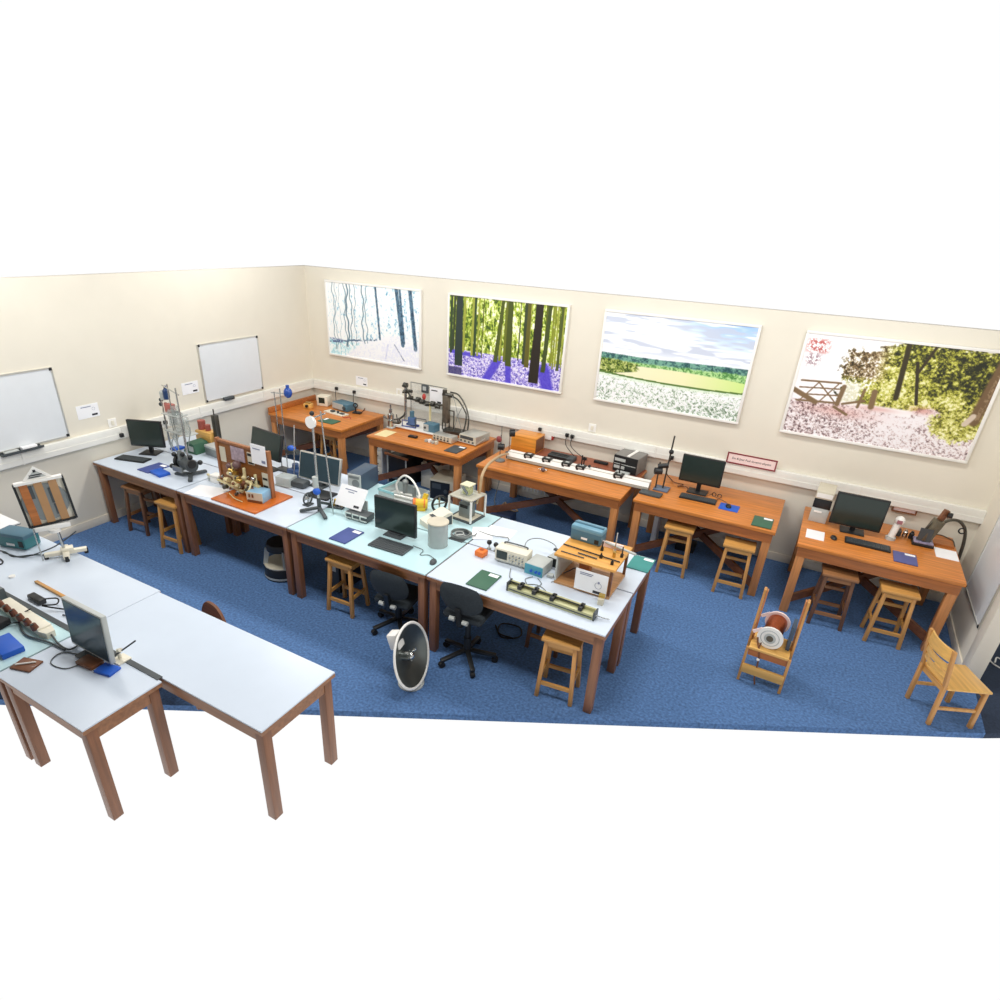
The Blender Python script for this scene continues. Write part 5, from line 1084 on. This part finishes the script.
Md = Matrix.Translation((0,0,.31)) @ Matrix.Rotation(1.72,4,'Z') @ Matrix.Rotation(1.28,4,'X') @ Matrix.Diagonal((1.4,1.4,1.2,1))
obj('bowl', B().lathe([(.0001,-.07),(.06,-.066),(.12,-.048),(.17,-.02),(.205,.01),(.207,.005),(.172,-.026),(.12,-.055),(.06,-.074),(.0001,-.078)], n=40, M=Md), mat('dark_dish_metal','6C7270',.3,.8,var=.06), t)
obj('rim', B().ring((0,0,.01),.207,.009,'z',44,8).rot(Md), WHITE, t); obj('hub', B().cyl((0,0,-.07),(0,0,-.01),.03).ball((0,0,.0),.028).cyl((.03,.0,-.02),(.05,.02,.02),.01).rot(Md), STEEL, t)
obj('back_bracket', B().box(-.04,.06,-.13,.04,.17,-.05,.01).rot(Md), WHITE, t); obj('foot', B().lathe([(.0001,0),(.12,0),(.12,.012),(.03,.03),(.0001,.03)], n=20).cyl((-.06,.09,.02),(-.05,.07,.22),.012), LGREY, t)

# ------------------------------------------------------------------ camera, light
CP = (7.72309247,-8.06290226,3.71881806); YAW, PIT, ROL = -.495249878, .475649476, .0481140189
cy, sy, cp, sp = math.cos(YAW), math.sin(YAW), math.cos(PIT), math.sin(PIT)
fw = Vector((sy*cp, cy*cp, -sp)); rt = Vector((cy,-sy,0)); up = rt.cross(fw)
r2 = rt*math.cos(ROL)+up*math.sin(ROL); u2 = -rt*math.sin(ROL)+up*math.cos(ROL)
cam = bpy.data.cameras.new('camera'); co = bpy.data.objects.new('camera', cam); COL.objects.link(co)
co.matrix_world = Matrix(((r2.x,u2.x,-fw.x,CP[0]),(r2.y,u2.y,-fw.y,CP[1]),(r2.z,u2.z,-fw.z,CP[2]),(0,0,0,1)))
cam.sensor_width = 36; cam.lens = 36*612.069391/1000; cam.shift_x = (500-474.289657)/1000; cam.shift_y = (539.459384-500)/1000
S.camera = co
w = bpy.data.worlds.new('world'); S.world = w; w.use_nodes = True
nt = w.node_tree; bg = nt.nodes['Background']
tc = nt.nodes.new('ShaderNodeTexCoord'); sx = nt.nodes.new('ShaderNodeSeparateXYZ'); rp = nt.nodes.new('ShaderNodeValToRGB')
nt.links.new(tc.outputs['Generated'], sx.inputs[0]); nt.links.new(sx.outputs['Z'], rp.inputs[0]); nt.links.new(rp.outputs[0], bg.inputs[0])
rp.color_ramp.elements[0].position = .38; rp.color_ramp.elements[0].color = (1,1,1,1)         # bright horizon, dimmer zenith
rp.color_ramp.elements[1].position = .60; rp.color_ramp.elements[1].color = (.12,.125,.135,1)
bg.inputs[1].default_value = 1.01
def lamp(x, y, e, sx=1.2, sy=.6, z=4.4):
    l = bpy.data.lights.new('ceiling_lamp','AREA'); l.shape = 'RECTANGLE'; l.size = sx; l.size_y = sy; l.energy = e; l.color = (1,.975,.93)
    o = bpy.data.objects.new('ceiling_lamp', l); COL.objects.link(o); o.location = (x,y,z)
for x in (1.2,3.6,6.0,8.4):
    for y in (-1.9,-5.0): lamp(x, y, 49)
S.view_settings.view_transform = 'Standard'; S.view_settings.look = 'None'; S.view_settings.gamma = 1; S.view_settings.exposure = 0.
try: S.view_settings.use_curve_mapping = False
except Exception: pass
